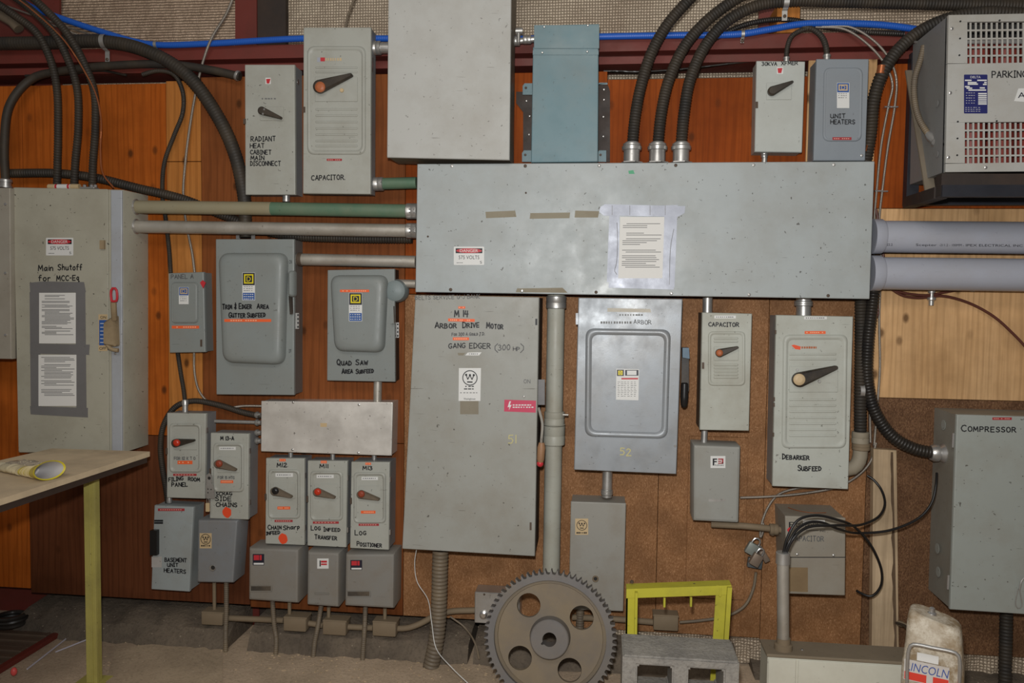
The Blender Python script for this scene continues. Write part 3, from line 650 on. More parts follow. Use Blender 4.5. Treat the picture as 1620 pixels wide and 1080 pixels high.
for k, q in enumerate(([(47, 447), (70, 445), (133, 446), (136, 462), (48, 464)], [(47, 462), (63, 462), (65, 648), (49, 648)], [(119, 460), (135, 458), (137, 652), (121, 652)], [(48, 543), (142, 545), (141, 561), (48, 559)], [(48, 642), (139, 645), (139, 660), (49, 655)])):
    bm = B(); t.slab(bm, q, None, .0009 + .0002 * k + (.0005 if k > 2 else 0)); t.part('duct_tape', bm, M['ductdark'], None, 'dark worn duct tape strip')
paper(t, 62, 463, 120, 543, .2089, 5, 34); paper(t, 61, 561, 121, 642, .2089, 9, 28)
bm = B(); t.rect(bm, 156, 497, 170, 555, None, .0012); pl = t.part('switch_plate', bm, M['gold'], None, 'cream plate with a blue centre lettered ON and OFF')
bm = B(); t.rect(bm, 157, 506, 169, 546, .2092, .0008); t.part('blue_field', bm, M['labelblue'], pl)
bm = B(); printed(t, bm, 'ON', 159, 504, 168, 504, 4.5, .2092); printed(t, bm, 'OFF', 157.5, 553, 168, 553, 4.5, .2092); t.part('plate_lettering', bm, M['ink'], pl)
bm = B()
for k in range(6): t.rect(bm, 158.5, 511 + k * 6, 166.5, 512 + k * 6, .2100, .0003)
t.part('plate_lettering', bm, M['white'], pl)
tan = paint('tan_handle', (.33, .25, .15), .5, .1, (.10, .06, .03), .7, .3, 42)
bm = B(); pad(bm, [t.xz(170, 510), t.xz(188, 498), t.xz(190, 548), t.xz(170, 545)], t.y(), [(0, 0, .012), (0, .03, .012), (.008, .042, .01)], 4); hb = t.part('handle_base', bm, tan)
bm = B(); tube(bm, [t.lp(181, 505, .245), t.lp(180, 490, .262), t.lp(179.5, 478, .268)], .013, 10); tube(bm, [t.lp(170, 545, .235), t.lp(176, 552, .238), t.lp(188, 554, .235)], .009, 8); hs = t.part('lever_arm', bm, tan)
bm = B(); pts = [t.lp(176.5, 476, .268), t.lp(175.5, 462, .272), t.lp(177.5, 456, .274), t.lp(183, 456, .274), t.lp(185, 462, .272), t.lp(184, 476, .268), t.lp(176.5, 476, .268)]; tube(bm, pts, .0055, 8); t.part('grip_loop', bm, M['red'], hs, 'red loop grip')
screw(t, 183, 559, 2.2, 'chrome'); 
bm = B(); t.rect(bm, 160, 380, 167, 394, .208, .012); t.part('door_catch', bm, tan)
# ---- radiant heat
t = enclosure('disconnect_switch', 'narrow grey switch box lettered RADIANT HEAT CABINET MAIN DISCONNECT', 'disconnect switch', [(387, 102), (466, 102), (467, 308), (388, 308)], .10, GREEN(2))
note(t, [('RADIANT', 397, 224, 436, 223, 7.5), ('HEAT', 396, 234, 418, 234, 7), ('CABINET', 396, 244, 429, 244, 6.5), ('MAIN', 397, 253, 418, 253, 6.5), ('DISCONNECT', 396, 262, 444, 262, 7)], wpx=1.5)
plate(t, 412, 169, 449, 191, GREEN(2)); lever(t, 416, 176, 445, 187, 6, 2.2, .104, 'lever', None)
bm = B()
for q in ((418, 173), (416, 180)): t.disc(bm, *q, 1.6, .126, .002, 10)
t.part('rivet', bm, M['chrome'])
bm = B(); t.rect(bm, 420, 123, 428.5, 133, None, .0008); o = t.part('maker_label', bm, M['white']); bm = B(); t.slab(bm, [(421, 125), (428, 124.5), (426, 132), (422, 132)], .1008, .0004); t.part('red_mark', bm, M['red'], o)
bm = B(); dashes(t, bm, 414, 156, 438, 2.2, n=5); t.part('fine_print', bm, M['faint'])
for y in (130, 198, 262, 296):
    bm = B(); c = t.lp(472, y, .05); lathe(bm, (t.cs[1].x - .0035, c.y, c.z), (1, 0, 0), [(0, .022 if y > 200 else .014), (.002, .021 if y > 200 else .013)], 16)
    if y in (130, 296): t.part('knockout', bm, M['zinc'])
    else: bm.free()
bm = B(); t.rect(bm, 385.5, 188, 389, 196, .10, .004); t.part('door_catch', bm, M['rust'])

def fp_face(t, fr, plt, lev, mat, rib_ys=None, knob='knobred', handle='lever', ridge=.007, r=.028, w=.008, rh=5.4, y2=None, kr=None, inner=None):
    o = emboss(t, *fr, mat, ridge=ridge, r=r, w=w, y2=y2)
    if rib_ys: louvres(t, inner[0], rib_ys[0], inner[1], rib_ys, t.d + .002, mat, h=1.8)
    plate(t, *plt, mat, t.d + .002)
    lever(t, *lev, rh, rh * .28, t.d + .006, handle, knob, kr)
# ---- upper capacitor switch
g = GREEN(3)
t = enclosure('disconnect_switch', 'tall grey switch box lettered CAPACITOR with dot, orange-hubbed lever, above the conduits', 'disconnect switch', [(480, 43), (587, 43), (586, 307), (479, 306)], .135, g, back=.05)
fp_face(t, (486, 73, 579, 245), (499, 122, 566, 161), (507, 138, 556, 120), g, [107, 114, 173, 183, 193, 203, 213, 223, 231], 'knoborange', 'lever', .009, .036, .009, 10, inner=(499, 566), kr=8)
bm = B(); t.disc(bm, 541, 143, 3.2, .141, .006, 12); t.part('lock_boss', bm, M['gold'])
note(t, [('CAPACITOR.', 493, 285, 546, 284, 7.5)], wpx=1.6)
tape(t, 517, 251, 541, 254.5, n=7)
bm = B(); t.rect(bm, 502, 91, 508, 98, .137, .001); t.part('maker_label', bm, M['duct']); bm = B(); t.rect(bm, 507, 91, 514, 97, .137, .0012); o = t.part('maker_label', bm, M['red'])
bm = B(); dashes(t, bm, 515, 94, 541, 4.5, .137, .0008, 4, 7); t.part('maker_lettering', bm, M['gold'], o)
for y in (100, 257):
    bm = B(); c = t.lp(588, y, .12); box(bm, t.cs[1].x - .003, t.cs[1].x + .003, c.y, c.y + .02, c.z - .035, c.z + .03, .001, 1); t.part('hinge', bm, M['zinc'])
bm = B(); t.rect(bm, 479.5, 169, 483, 178, .135, .004); t.part('door_catch', bm, M['rust'])
# ---- blank box at the top
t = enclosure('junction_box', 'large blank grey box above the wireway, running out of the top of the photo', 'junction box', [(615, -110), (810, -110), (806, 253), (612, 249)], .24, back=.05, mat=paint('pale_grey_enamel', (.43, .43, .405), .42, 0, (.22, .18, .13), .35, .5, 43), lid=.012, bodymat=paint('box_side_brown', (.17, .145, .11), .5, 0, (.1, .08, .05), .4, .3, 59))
# ---- blue transformer
blu = paint('blue_enamel', (.135, .222, .25), .38, 0, (.22, .2, .17), .35, .3, 44)
t = enclosure('control_transformer', 'blue-painted steel box standing behind the top of the wireway', 'transformer', [(843, 74), (947, 72), (946, 256), (840, 257)], .15, blu, lid=.006, back=.05)
bm = B(); pad(bm, t.quad(845, 40, 948, 77), t.y(.15), [(0, 0, .003), (0, .003, .003), (.001, .004, .003)], 3)
a, b = t.lp(845, 40, .15), t.lp(948, 38, .15); box(bm, a.x, b.x, a.y + .001, -.001, t.lp(845, 76, .15).z, a.z - .0005, .002, 1); t.part('lid', bm, blu)
for x, y in ((861, 43), (930, 40.5), (858, 83.5), (929, 82)): screw(t, x, y, 1.7, 'chrome', .1545)
bm = B(); t.rect(bm, 843, 80, 947, 87, .15, .003); t.part('seam_strip', bm, blu)
for x0, x1, y0, y1 in ((827, 842, 132, 150), (945, 961, 131, 134), (826, 842, 238, 256), (945, 959, 238, 256)):
    bm = B(); t.slab(bm, [(x0 + 3, y0), (x1, y0), (x1, y1), (x0, y1), (x0, y0 + 4)], .016, .003); o = t.part('mounting_tab', bm, blu)
    if y1 - y0 > 5:
        bm = B(); t.disc(bm, x0 + 5, y0 + 7, 2, .019, .003, 10); t.part('bolt', bm, M['rust'], o)
for side_, q, scr in (('left', [(817, 146), (846, 146), (846, 257), (828, 257), (828, 178), (817, 164)], ((833, 160), (838, 184), (837, 213))), ('right', [(943, 134), (962, 136), (965, 145), (965, 257), (943, 257)], ((955.5, 142), (955.5, 158), (954.5, 185), (954.5, 216)))):
    bm = B(); w = [P(x, y, .0) for x, y in q]; rings(bm, [[(p.x, -.001, p.z) for p in w], [(p.x, -.011, p.z) for p in w]])
    mb = solid('mounting_channel', 'dark brown steel channel on the wall along the %s edge of the blue box' % side_, 'bracket', bm, M['darksteel_shade'], 'mounting channels of the blue box')
    for x, y in scr:
        bm = B(); c = P(x, y, .011); lathe(bm, c, (0, -1, 0), [(0, .0055), (.003, .0055), (.005, .003)], 10); child(mb, 'screw', bm, M['chrome'])
# ---- wireway
g = paint('wireway_enamel', (.355, .385, .385), .40, 0, (.20, .17, .12), .35, .75, 45)
t = way = enclosure('wireway', 'long grey wireway box across the wall with a taped notice and danger sticker', 'wireway', [(660, 259), (1384, 255), (1376, 473), (657, 462)], .20, g, lid=.012)
for x, y in ((715, 262.5), (831, 262.5), (948, 262), (1069, 261.5), (1192, 261), (1319, 260.5), (713, 458), (826, 460), (943, 462), (1062, 464), (1185, 466), (1310, 467.5)): screw(t, x, y, 2.6, 'rust' if x in (831, 1069, 713, 943, 1310) else 'zinc')
for x, y in ((832, 305), (677, 374)): screw(t, x, y, 1.5, 'rust')
danger(t, 718, 390, 766, 419)
rs_ = paint('tape_residue', (.27, .24, .18), .8, 0, (.17, .13, .08), .6, .3, 46)
for q in ([(768, 335), (815, 333), (817, 343), (769, 345)], [(839, 337), (902, 336), (901, 345), (838, 346)], [(910, 333), (948, 334), (946, 344), (909, 344)], [(818, 456), (890, 455), (898, 463), (816, 462)]):
    bm = B(); t.slab(bm, q, None, .0004); t.part('tape_residue', bm, rs_, None, 'brown strip of old tape glue')
dk = M['duct']
for k, q in enumerate(([(964, 340), (980, 340), (979, 445), (960, 446)], [(1051, 325), (1072, 324), (1067, 455), (1047, 455)], [(950, 327), (957, 323), (1084, 326), (1083, 337), (1072, 343), (955, 341), (948, 335)], [(963, 438), (1065, 439), (1066, 458), (963, 455)])):
    bm = B(); t.slab(bm, q, None, .0012 + .0004 * k); t.part('duct_tape', bm, dk, None, 'silver duct tape strip')
bm = B()
for x in (968, 996, 1028, 1052): t.rect(bm, x, 325, x + .7, 340, .2020, .0003)
tube(bm, [t.lp(976, 352, .2022), t.lp(977, 380, .2022), t.lp(975, 418, .2022), t.lp(972, 428, .2022), t.lp(976, 434, .2022)], .0012, 5); tube(bm, [t.lp(1066, 362, .2022), t.lp(1061, 390, .2022), t.lp(1059, 450, .2022)], .0012, 5)
t.part('tape_crease', bm, M['ductdark'])
paper(t, 978, 343, 1048, 440, .2024, 31, 26, sk=3)
bm = B(); t.slab(bm, [(994, 270), (1002, 269), (1004, 275), (995, 275)], None, .0005); t.part('paint_spot', bm, flat('green_spot', (.06, .32, .16)), None, 'small green mark')
# ---- 30 kVA
g = paint('pale_switch_enamel', (.44, .46, .43), .4, 0, (.2, .17, .12), .25, .3, 47)
t = enclosure('disconnect_switch', 'small pale grey switch box lettered 30KVA XFMER', 'disconnect switch', [(1197, 96), (1274, 97), (1269, 241), (1194, 240)], .105, g, bodymat=GREEN(4))
note(t, [('30KVA', 1205, 104, 1229, 103.5, 5.5), ('XFMER', 1236, 103, 1262, 102.5, 5.5)], wpx=1.4)
plate(t, 1212, 131, 1252, 158, g); lever(t, 1221, 145, 1252, 131, 7.4, 2.2, .109, 'lever', None)
bm = B(); t.rect(bm, 1229, 106, 1239, 117, None, .0008); o = t.part('maker_label', bm, M['white']); bm = B(); t.slab(bm, [(1230, 108), (1238, 107.5), (1236, 115.5), (1231, 115.5)], .1058, .0004); t.part('red_mark', bm, M['red'], o)
bm = B(); t.rect(bm, 1195, 161, 1199, 171, .105, .004); t.part('door_catch', bm, M['rust'])
# ---- unit heaters
g = paint('heater_switch_enamel', (.225, .25, .275), .42, 0, (.18, .15, .12), .25, .3, 48)
t = enclosure('disconnect_switch', 'blue-grey switch box lettered UNIT HEATERS above the wireway', 'disconnect switch', [(1292, 93), (1375, 93), (1369, 254), (1287, 254)], .135, g, back=.014)
emboss(t, 1303, 107, 1365, 224, g, r=.03, w=.006, ridge=.007, floor=.006, y2=2)
sq_logo(t, 1324, 131, 19.5, .142, 15, y_end=171, lo=('white',), ground='labelblue', mark='gold')
note(t, [('UNIT', 1314, 187, 1337, 186, 6.2), ('HEATERS', 1314, 196, 1352, 196, 6.6)], d=.1425, wpx=1.5)
tape(t, 1317, 217, 1347, 221.5, d=.142, n=8)
screw(t, 1363, 246, 2.4, 'zinc')
# ---- parking transformer on its bracket
g = paint('transformer_enamel', (.40, .395, .37), .42, 0, (.22, .17, .1), .45, .3, 49)
fl = [(1499, 26), (1720, 20), (1716, 276), (1493, 272)]
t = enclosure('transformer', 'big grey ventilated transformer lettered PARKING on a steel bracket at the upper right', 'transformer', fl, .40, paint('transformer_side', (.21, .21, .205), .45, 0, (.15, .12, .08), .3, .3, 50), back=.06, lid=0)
t.root.name = 'transformer'
for c in list(t.root.children): bpy.data.objects.remove(c)
q = t.cs; bm = B()
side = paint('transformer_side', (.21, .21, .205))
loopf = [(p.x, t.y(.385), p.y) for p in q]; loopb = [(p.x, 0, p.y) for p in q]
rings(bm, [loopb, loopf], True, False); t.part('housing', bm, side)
bm = B(); bx = lambda x0, y0, x1, y1, th=.015: t.rect(bm, x0, y0, x1, y1, .385, th)
bm_f = bm
XL, XR = 1498, 1718
NX = 21; px0, pitch = 1527.6, 8.35
for (ya, yb, sl, xo) in ((25, 37, 0, 0), (102, 195, 0, 0), (259, 273, 0, 0)):
    t.slab(bm, [(XL - ya * .02 + .5, ya + 1), (XR, ya - 3), (XR, yb - 2), (XL - yb * .02 + .5, yb)], .385, .015)
for gi, (ya, yb) in enumerate(((37, 102), (195, 259))):
    off = -4 * gi; x0 = px0 + off
    t.slab(bm, [(XL - ya * .02 + .5, ya), (x0, ya), (x0, yb), (XL - yb * .02 + .5, yb)], .385, .015)
    for k in range(NX):
        xx = x0 + 5.6 + k * pitch; t.rect(bm, xx, ya - .5, xx + pitch - 5.6, yb + .5, .394, .0055)
    for k in range(4):
        yy = ya + 10.6 + k * 13.4; t.slab(bm, [(x0, yy), (x0 + NX * pitch, yy - 2), (x0 + NX * pitch, yy + .6), (x0, yy + 2.6)], .394, .0058)
t.part('front_panel', bm, g, None, 'front panel with two grilles of rectangular vents')
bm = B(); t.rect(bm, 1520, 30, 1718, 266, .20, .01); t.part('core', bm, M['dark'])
for k in range(4):
    bm = B(); c = t.xz(1545 + k * 46, 150, .33); zt = t.xz(1545, 62, .33).y; zb = t.xz(1545, 262, .33).y; lathe(bm, (c.x, t.y(.30), zb), (0, 0, 1), [(0, .048), (zt - zb, .048)], 20); t.part('coil', bm, flat('coil_varnish', (.22, .035, .025), .4))
bm = B(); t.rect(bm, 1522, 62, 1718, 70, .36, .01); t.part('core_clamp', bm, M['zinc'])
note(t, [('PARKING', 1569, 123, 1624, 122, 10)], wpx=1.9, jit=.12)
for x, y in ((1505.5, 45.5), (1503, 147), (1500, 249), (1559, 265)): screw(t, x, y, 2.8, 'chrome')
for x, y in ((1519, 34), (1518.5, 61), (1517.5, 87.5), (1581, 32.5), (1515, 192.5), (1514.5, 219), (1514, 245.5), (1576.5, 191.5)): screw(t, x, y, 1.4, 'ink')
bm = B(); pad(bm, t.quad(1525, 118, 1562, 179.5), t.y(), [(0, 0, .003), (0, .001, .003)], 3); o = t.part('rating_plate', bm, flat('plate_indigo', (.02, .022, .12), .35), None, 'indigo rating plate headed DELTA')
bm = B(); printed(t, bm, 'DELTA', 1535, 123.8, 1551, 123.8, 3.6, .401)
for x0, y0, x1 in ((1526.5, 126, 1537), (1546, 126, 1561), (1531, 129.5, 1545), (1557, 129.5, 1561), (1531, 132, 1547), (1555, 132.5, 1561), (1526.5, 136, 1534), (1529, 138.5, 1538), (1550, 138, 1558), (1532, 141.5, 1560), (1547.5, 147, 1561), (1547.5, 150.3, 1561), (1547.5, 153.6, 1561), (1547.5, 156.9, 1561), (1547.5, 160.2, 1561), (1547.5, 163.3, 1561)): t.rect(bm, x0, y0, x1, y0 + 2.1, .401, .0004)
for k in range(5): dashes(t, bm, 1528, 147 + k * 4, 1544, .6, .401, .0005, k, 4)
for k in range(3): dashes(t, bm, 1527, 170 + k * 3, 1552, .6, .401, .0005, k + 9, 6)
t.part('plate_lettering', bm, M['white'], o)
bm = B(); t.slab(bm, [(1611, 140), (1640, 139), (1646, 163), (1604, 160), (1606, 155)], None, .001); o = t.part('maker_badge', bm, M['white'])
bm = B(); printed(t, bm, 'A', 1610, 155, 1622, 155, 9, .401); t.part('badge_lettering', bm, M['labeldark'], o)
for x, y in ((1487, 164), (1485, 244)):
    bm = B(); c = t.lp(x, y, .34); lathe(bm, (t.lp(1493, y, .40).x - .001, c.y, c.z), (-1, 0, 0), [(0, .013), (.001, .013), (.0015, .011)], 14); t.part('knockout', bm, side)
# bracket
bm = B(); bs = M['blacksteel']
def bar(bm, a, b, w, h):
    a, b = Vector(a), Vector(b); dv = (b - a).normalized(); u = dv.cross(Vector((0, 0, 1)))
    u = Vector((1, 0, 0)) if u.length < .01 else u.normalized(); v = dv.cross(u).normalized()
    rings(bm, [[p + u * w * sx + v * h * sy for sx, sy in ((-.5, -.5), (.5, -.5), (.5, .5), (-.5, .5))] for p in (a, b)])
xl = P(1441, 200).x; xr = xl + 1.25; xs0 = P(1497, 150, .40).x
zt, zb = P(1441, 88).z, P(1440, 326).z
box(bm, P(1432, 200).x, P(1451, 200).x, -.045, -.001, zb, zt); box(bm, P(1451, 200).x, xr, -.045, -.001, zb, zb + .03)
br = solid('steel_bracket', 'black steel bracket on the wall holding up the PARKING transformer', 'bracket', bm, bs)
bm = B(); yb_ = -.42; zs = P(1493, 275, .40).z
box(bm, xs0 - .012, xr, yb_, yb_ + .05, zs - .085, zs - .003); child(br, 'front_channel', bm, M['darksteel_shade'])
bm = B(); box(bm, xs0 - .012, xr, yb_ - .012, yb_ - .0005, zs - .088, zs - .045); child(br, 'channel_lip', bm, bs)
bm = B(); box(bm, xs0 - .018, xs0 + .03, yb_ + .0505, -.046, zs - .088, zs - .045); child(br, 'side_arm', bm, M['darksteel_shade'])
bm = B(); bar(bm, P(1442, 112, .05) + Vector((.0, 0, 0)), P(1475, 309, .27), .052, .008); child(br, 'diagonal_strap', bm, paint('dusty_strap', (.20, .165, .12), .6, .1, (.1, .06, .04), .4, .2, 52), None, 'dusty tan diagonal strap')
bm = B(); bar(bm, P(1455, 90, .06), P(1486, 306, .30), .010, .03); child(br, 'dark_diagonal', bm, M['darksteel_shade'])  # thin dark diagonal beside the strap, along the housing edge
# ---- panel A
g = BLUEG(2)
t = enclosure('breaker_box', 'small blue-grey breaker panel lettered PANEL A with a red dot', 'breaker panel', [(266, 432), (322, 430), (325, 557), (268, 558)], .085, g)
emboss(t, 272, 446, 314, 511, g, r=.02, w=.004, ridge=.008, floor=.0075)
note(t, [('PANEL A', 271, 441, 306, 440, 6.5)], 'pencil', wpx=1.3)
sq_logo(t, 283, 454, 15.5, .093, 13, y_end=481, lo=('white',), ground='labelblue', mark='gold'); tape(t, 272, 515, 315, 519.5, 'orange', n=10)
bm = B(); t.slab(bm, [(317, 447), (321, 443), (326, 447), (322, 456)], None, .004); t.part('lock_tab', bm, M['red'], None, 'red tab')
bm = B(); t.rect(bm, 317, 537, 320, 548, None, .002); t.part('door_catch', bm, M['rust'])
# ---- trim and edger
def bulge(t, cs, hgt, mat, r=.05):
    c = [t.xz(*p) for p in cs]; bm = B()
    pad(bm, c, t.y(), [(0, 0, r), (.0015, hgt * .35, r), (.006, hgt * .68, r), (.014, hgt * .88, r), (.026, hgt * .98, r), (.04, hgt, r * .9)], 8)
    return t.part('door_bulge', bm, mat, None, None, 60)
def domed_handle(t, x, y0, y1, w, dd, mat):
    bm = B(); c = [t.xz(x - w, y0, dd), t.xz(x + w, y0, dd), t.xz(x + w, y1, dd), t.xz(x - w, y1, dd)]
    pad(bm, c, t.y(dd), [(0, 0, .02), (.001, .018, .02), (.006, .034, .018), (.014, .04, .012)], 6); return t.part('handle', bm, mat, None, None, 60)
def hasp(t, x0, y0, x1, y1, dd):
    bm = B(); t.rect(bm, x0, y0, x1, y1, dd, .004); o = t.part('lockout_plate', bm, M['zinc']); bm = B()
    n = 4
    for k in range(n): t.disc(bm, (x0 + x1) / 2 + 1, y0 + (y1 - y0) * (k + .5) / n, 1.4, dd + .004, .001, 8)
    t.part('holes', bm, M['ink'], o)
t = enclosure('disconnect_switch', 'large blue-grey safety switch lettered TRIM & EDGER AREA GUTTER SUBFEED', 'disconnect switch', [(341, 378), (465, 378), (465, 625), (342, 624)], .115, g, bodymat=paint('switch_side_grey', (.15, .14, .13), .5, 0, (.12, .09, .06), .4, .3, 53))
bulge(t, [(349, 400), (457, 400), (452, 577), (356, 573)], .048, g)
dd = .163
sq_logo(t, 383.5, 431, 20, dd, 20, y_end=475)
note(t, [('Trim & Edger', 352, 489, 398, 488, 8.2), ('Area', 407, 488, 425, 488, 7.5), ('Gutter', 362, 502, 388, 502, 8), ('Subfeed', 391, 502, 420, 501, 7.5)], d=dd, wpx=1.9)
tape(t, 355, 504.5, 429, 509, 'orange', d=dd, n=16)
domed_handle(t, 464, 428, 470, 5.5, .118, g)
bm = B(); t.slab(bm, [(458, 468), (463, 468), (464, 497), (460, 497)], .117, .012); t.part('handle_stem', bm, M['lever'])
hasp(t, 467.5, 495, 473.5, 520, .09)
bm = B(); printed(t, bm, 'ON', 457.5, 417, 462, 417, 6); printed(t, bm, 'OFF', 457, 558, 461, 558, 6); t.part('embossed_lettering', bm, M['ink'])
for x in (377, 401):
    bm = B(); t.rect(bm, x - 3, 372, x + 3, 378, .06, .004); t.part('clamp_ear', bm, M['chrome'])
# ---- quad saw
t = enclosure('disconnect_switch', 'blue-grey safety switch lettered QUAD SAW AREA SUBFEED', 'disconnect switch', [(518, 427), (624, 425), (625, 604), (517, 602)], .09, BLUEG(3), bodymat=M['darksteel_shade'])
g = BLUEG(3); bulge(t, [(524, 435), (615, 435), (609, 558), (531, 555)], .045, g, .045)
dd = .135; sq_logo(t, 552, 463, 21, dd, 19, y_end=508); tape(t, 538, 458, 584, 462, 'orange', d=dd, n=12)
note(t, [('Quad', 533, 577, 556, 578, 8.5), ('Saw', 563, 577, 582, 577, 8.5), ('Area', 541, 591, 558, 590, 7.5), ('Subfeed', 563, 591, 591, 589, 7)], wpx=2.0)
bm = B(); c = t.xz(628, 460, .05); lathe(bm, (c.x, t.y(.03), c.y), (0, -1, 0), [(0, .052), (.04, .052), (.06, .046), (.07, .03), (.073, .005)], 24); t.part('handle_dome', bm, paint('dome_blue', (.20, .245, .25), .4, 0, (.19, .16, .12), .3, .3, 54))
bm = B(); t.slab(bm, [(619, 485), (624, 484), (625, 512), (620, 512)], .092, .02); t.part('handle_stem', bm, g); hasp(t, 625, 510, 631.5, 534, .05)
# ---- aluminium trough
t = enclosure('wiring_trough', 'bare aluminium wiring trough above the three M switches', 'wireway', [(413, 634), (621.5, 636), (619.5, 721), (412.5, 714)], .11, M['alu'], lid=.006)
for x, y in ((464, 636), (568, 640), (463, 711), (567, 716)): screw(t, x, y, 2, 'zinc')
bm = B(); t.rect(bm, 507, 669, 517, 675, None, .0006); t.part('paper_scrap', bm, M['gold'])
# ---- small switches
def small_switch(label, cs, d, g, fr, plt, lev, knob, handle, lines, tapes, whitelab, dots=(), group=None, small=(), kr=None):
    t = enclosure('disconnect_switch', label, 'disconnect switch', cs, d, g, group=group)
    fp_face(t, fr, plt, lev, g, None, knob, handle, .010, .022, .007, 6.2, kr=kr)
    if lines: note(t, lines, wpx=1.6)
    for a in tapes: tape(t, *a[:4], a[4], n=7, d=d + (.002 if a[5] else 0))
    if whitelab:
        bm = B(); t.rect(bm, *whitelab, d + .002, .001); o = t.part('white_tape', bm, M['white']); bm = B(); dashes(t, bm, whitelab[0] + 2, (whitelab[1] + whitelab[3]) / 2, whitelab[2] - 2, 1.3, d + .003, .0004, 3, 7); t.part('tape_lettering', bm, M['print'], o)
    for x, y, rr in dots:
        bm = B(); c = t.xz(x, y); mm = t.m(x, y); r_ = random.Random(int(x)); pts = [(c.x + math.cos(2 * math.pi * k / 14) * rr * mm * r_.uniform(.85, 1.05), c.y + 1.05 * math.sin(2 * math.pi * k / 14) * rr * mm * r_.uniform(.9, 1.15)) for k in range(14)]
        rings(bm, [[(p[0], t.y() - l, p[1]) for p in pts] for l in (.0002, .0009)]); t.part('paint_dot', bm, flat('orange_red_spot', (.72, .07, .02), .5), None, 'orange-red dot')
    if small: note(t, small, 'pencil', d=d + .002, wpx=1.0, name='faint_handwriting', jit=.35)
    bm = B(); c = t.xz(cs[0][0], (cs[0][1] * .55 + cs[3][1] * .45)); box(bm, c.x - .004, c.x + .004, t.y() - .006, t.y() + .012, c.y - .014, c.y + .014, .001, 1); t.part('door_catch', bm, M['rust'])
    for f in (.2, .8):
        bm = B(); c = t.xz(cs[1][0], cs[1][1] * (1 - f) + cs[2][1] * f); box(bm, c.x - .003, c.x + .003, t.y() + .002, t.y() + .02, c.y - .012, c.y + .012, .001, 1); t.part('hinge', bm, M['zinc'])
    return t
small_switch('grey switch box lettered FILING ROOM PANEL with red hub', [(264, 653), (325.5, 654), (324, 789), (263.5, 787)], .108, GREEN(5), (268.5, 669, 319.5, 747), (276, 690, 312, 711), (280, 700, 308, 696), 'knobred', 'lever',
    [('FILING', 267, 761.5, 290, 759, 5.8), ('ROOM', 298, 760, 316, 761.5, 5.6), ('PANEL', 272, 769.5, 297, 769, 6)], [(281, 728.5, 304.5, 734, 'orange', 1), (274, 749, 311, 752.5, 'dymo', 0)], None, small=[('FOR 112 K T O', 276, 727, 309, 727, 4.5)])
small_switch('grey switch box lettered M13-A SCRAG SIDE CHAINS with orange dot', [(333, 684.5), (393.5, 686), (392.5, 822), (331.5, 820)], .11, GREEN(6), (338, 700, 386.5, 778), (344.5, 722, 379, 747), (347, 733, 374, 742), 'knobdull', 'leverd',
    [('M 13-A', 349, 696, 370, 696, 5.8), ('SCRAG', 342, 783.5, 367, 783, 5.5), ('SIDE', 341, 792, 366, 792, 6.5), ('CHAINS', 342, 801, 375, 801.5, 6.5)], [(349, 759.5, 369, 764, 'orange', 1)], (347, 706.5, 373, 711.5), [(359.3, 810, 7.4)], small=[('FOR 15 HTG', 345, 757, 371, 757, 4)])
GS = 'row of three switches under the aluminium trough'
small_switch('grey switch box lettered M12 CHAIN SHARP INFEED with black hub', [(420.5, 724.5), (481.5, 725), (481.5, 862.5), (419.5, 860)], .105, GREEN(7), (424.5, 742, 475.5, 820), (432.5, 763.5, 467.5, 788), (436, 776, 462, 784.5), 'black', 'leverd',
    [('M12', 438.5, 738.5, 454, 738.5, 6.5), ('Chain', 424, 837, 445, 837, 7), ('INFEED', 421.5, 846, 443, 844, 4.8)], [(442, 725.5, 452, 729.5, 'orange', 0), (439, 801, 459, 805.5, 'orange', 1), (434.5, 822, 463, 825.5, 'dymo', 0)], (436, 748, 463.5, 754), [(448, 851.5, 7.4)], GS)
t12 = bpy.data.objects[[o.name for o in COL.objects if o.get('label', '').startswith('grey switch box lettered M12')][0]]
tt = Thing(t12, t12.matrix_world.copy()); tt.d = .105; tt.root_d = 0; note(tt, [('Sharp', 448, 838, 474, 836, 6.5)], caps=False, wpx=1.6)
small_switch('grey switch box lettered M11 LOG INFEED TRANSFER with bright red hub', [(486.5, 728.5), (549.5, 729), (547.5, 866), (486, 863)], .105, GREEN(8), (491, 744.5, 543, 823), (498, 765, 535, 788), (503, 777.5, 530, 785.5), 'knobred', 'leverd',
    [('M11', 506, 740, 519, 740, 6), ('Log', 492.5, 838, 507, 838, 7), ('Infeed', 512, 840, 538, 840.5, 6.5), ('Transfer', 498, 852, 533, 854, 7)], [(507.5, 728.5, 517, 732.5, 'orange', 0), (495, 824.5, 536, 828, 'dymo', 0)], (501, 750.5, 528, 756), (), GS)
small_switch('grey switch box lettered M13 LOG POSITIONER, right of the M11 switch', [(555.5, 730.5), (616.5, 731), (615, 870), (553.5, 867)], .125, GREEN(9), (559.5, 746.5, 611, 827), (568, 768, 603.5, 791), (572, 781, 600, 788.5), 'knobdull', 'leverd',
    [('M13', 574, 743, 589, 743, 6), ('Log', 562, 845.5, 579, 846, 7.5), ('Positioner', 565, 863, 604, 865.5, 7)], [(578, 731.5, 587, 735, 'orange', 0), (571, 807.5, 594, 812, 'orange', 1), (567.5, 828, 599.5, 831.5, 'dymo', 0)], (572, 754, 598, 759), (), GS)
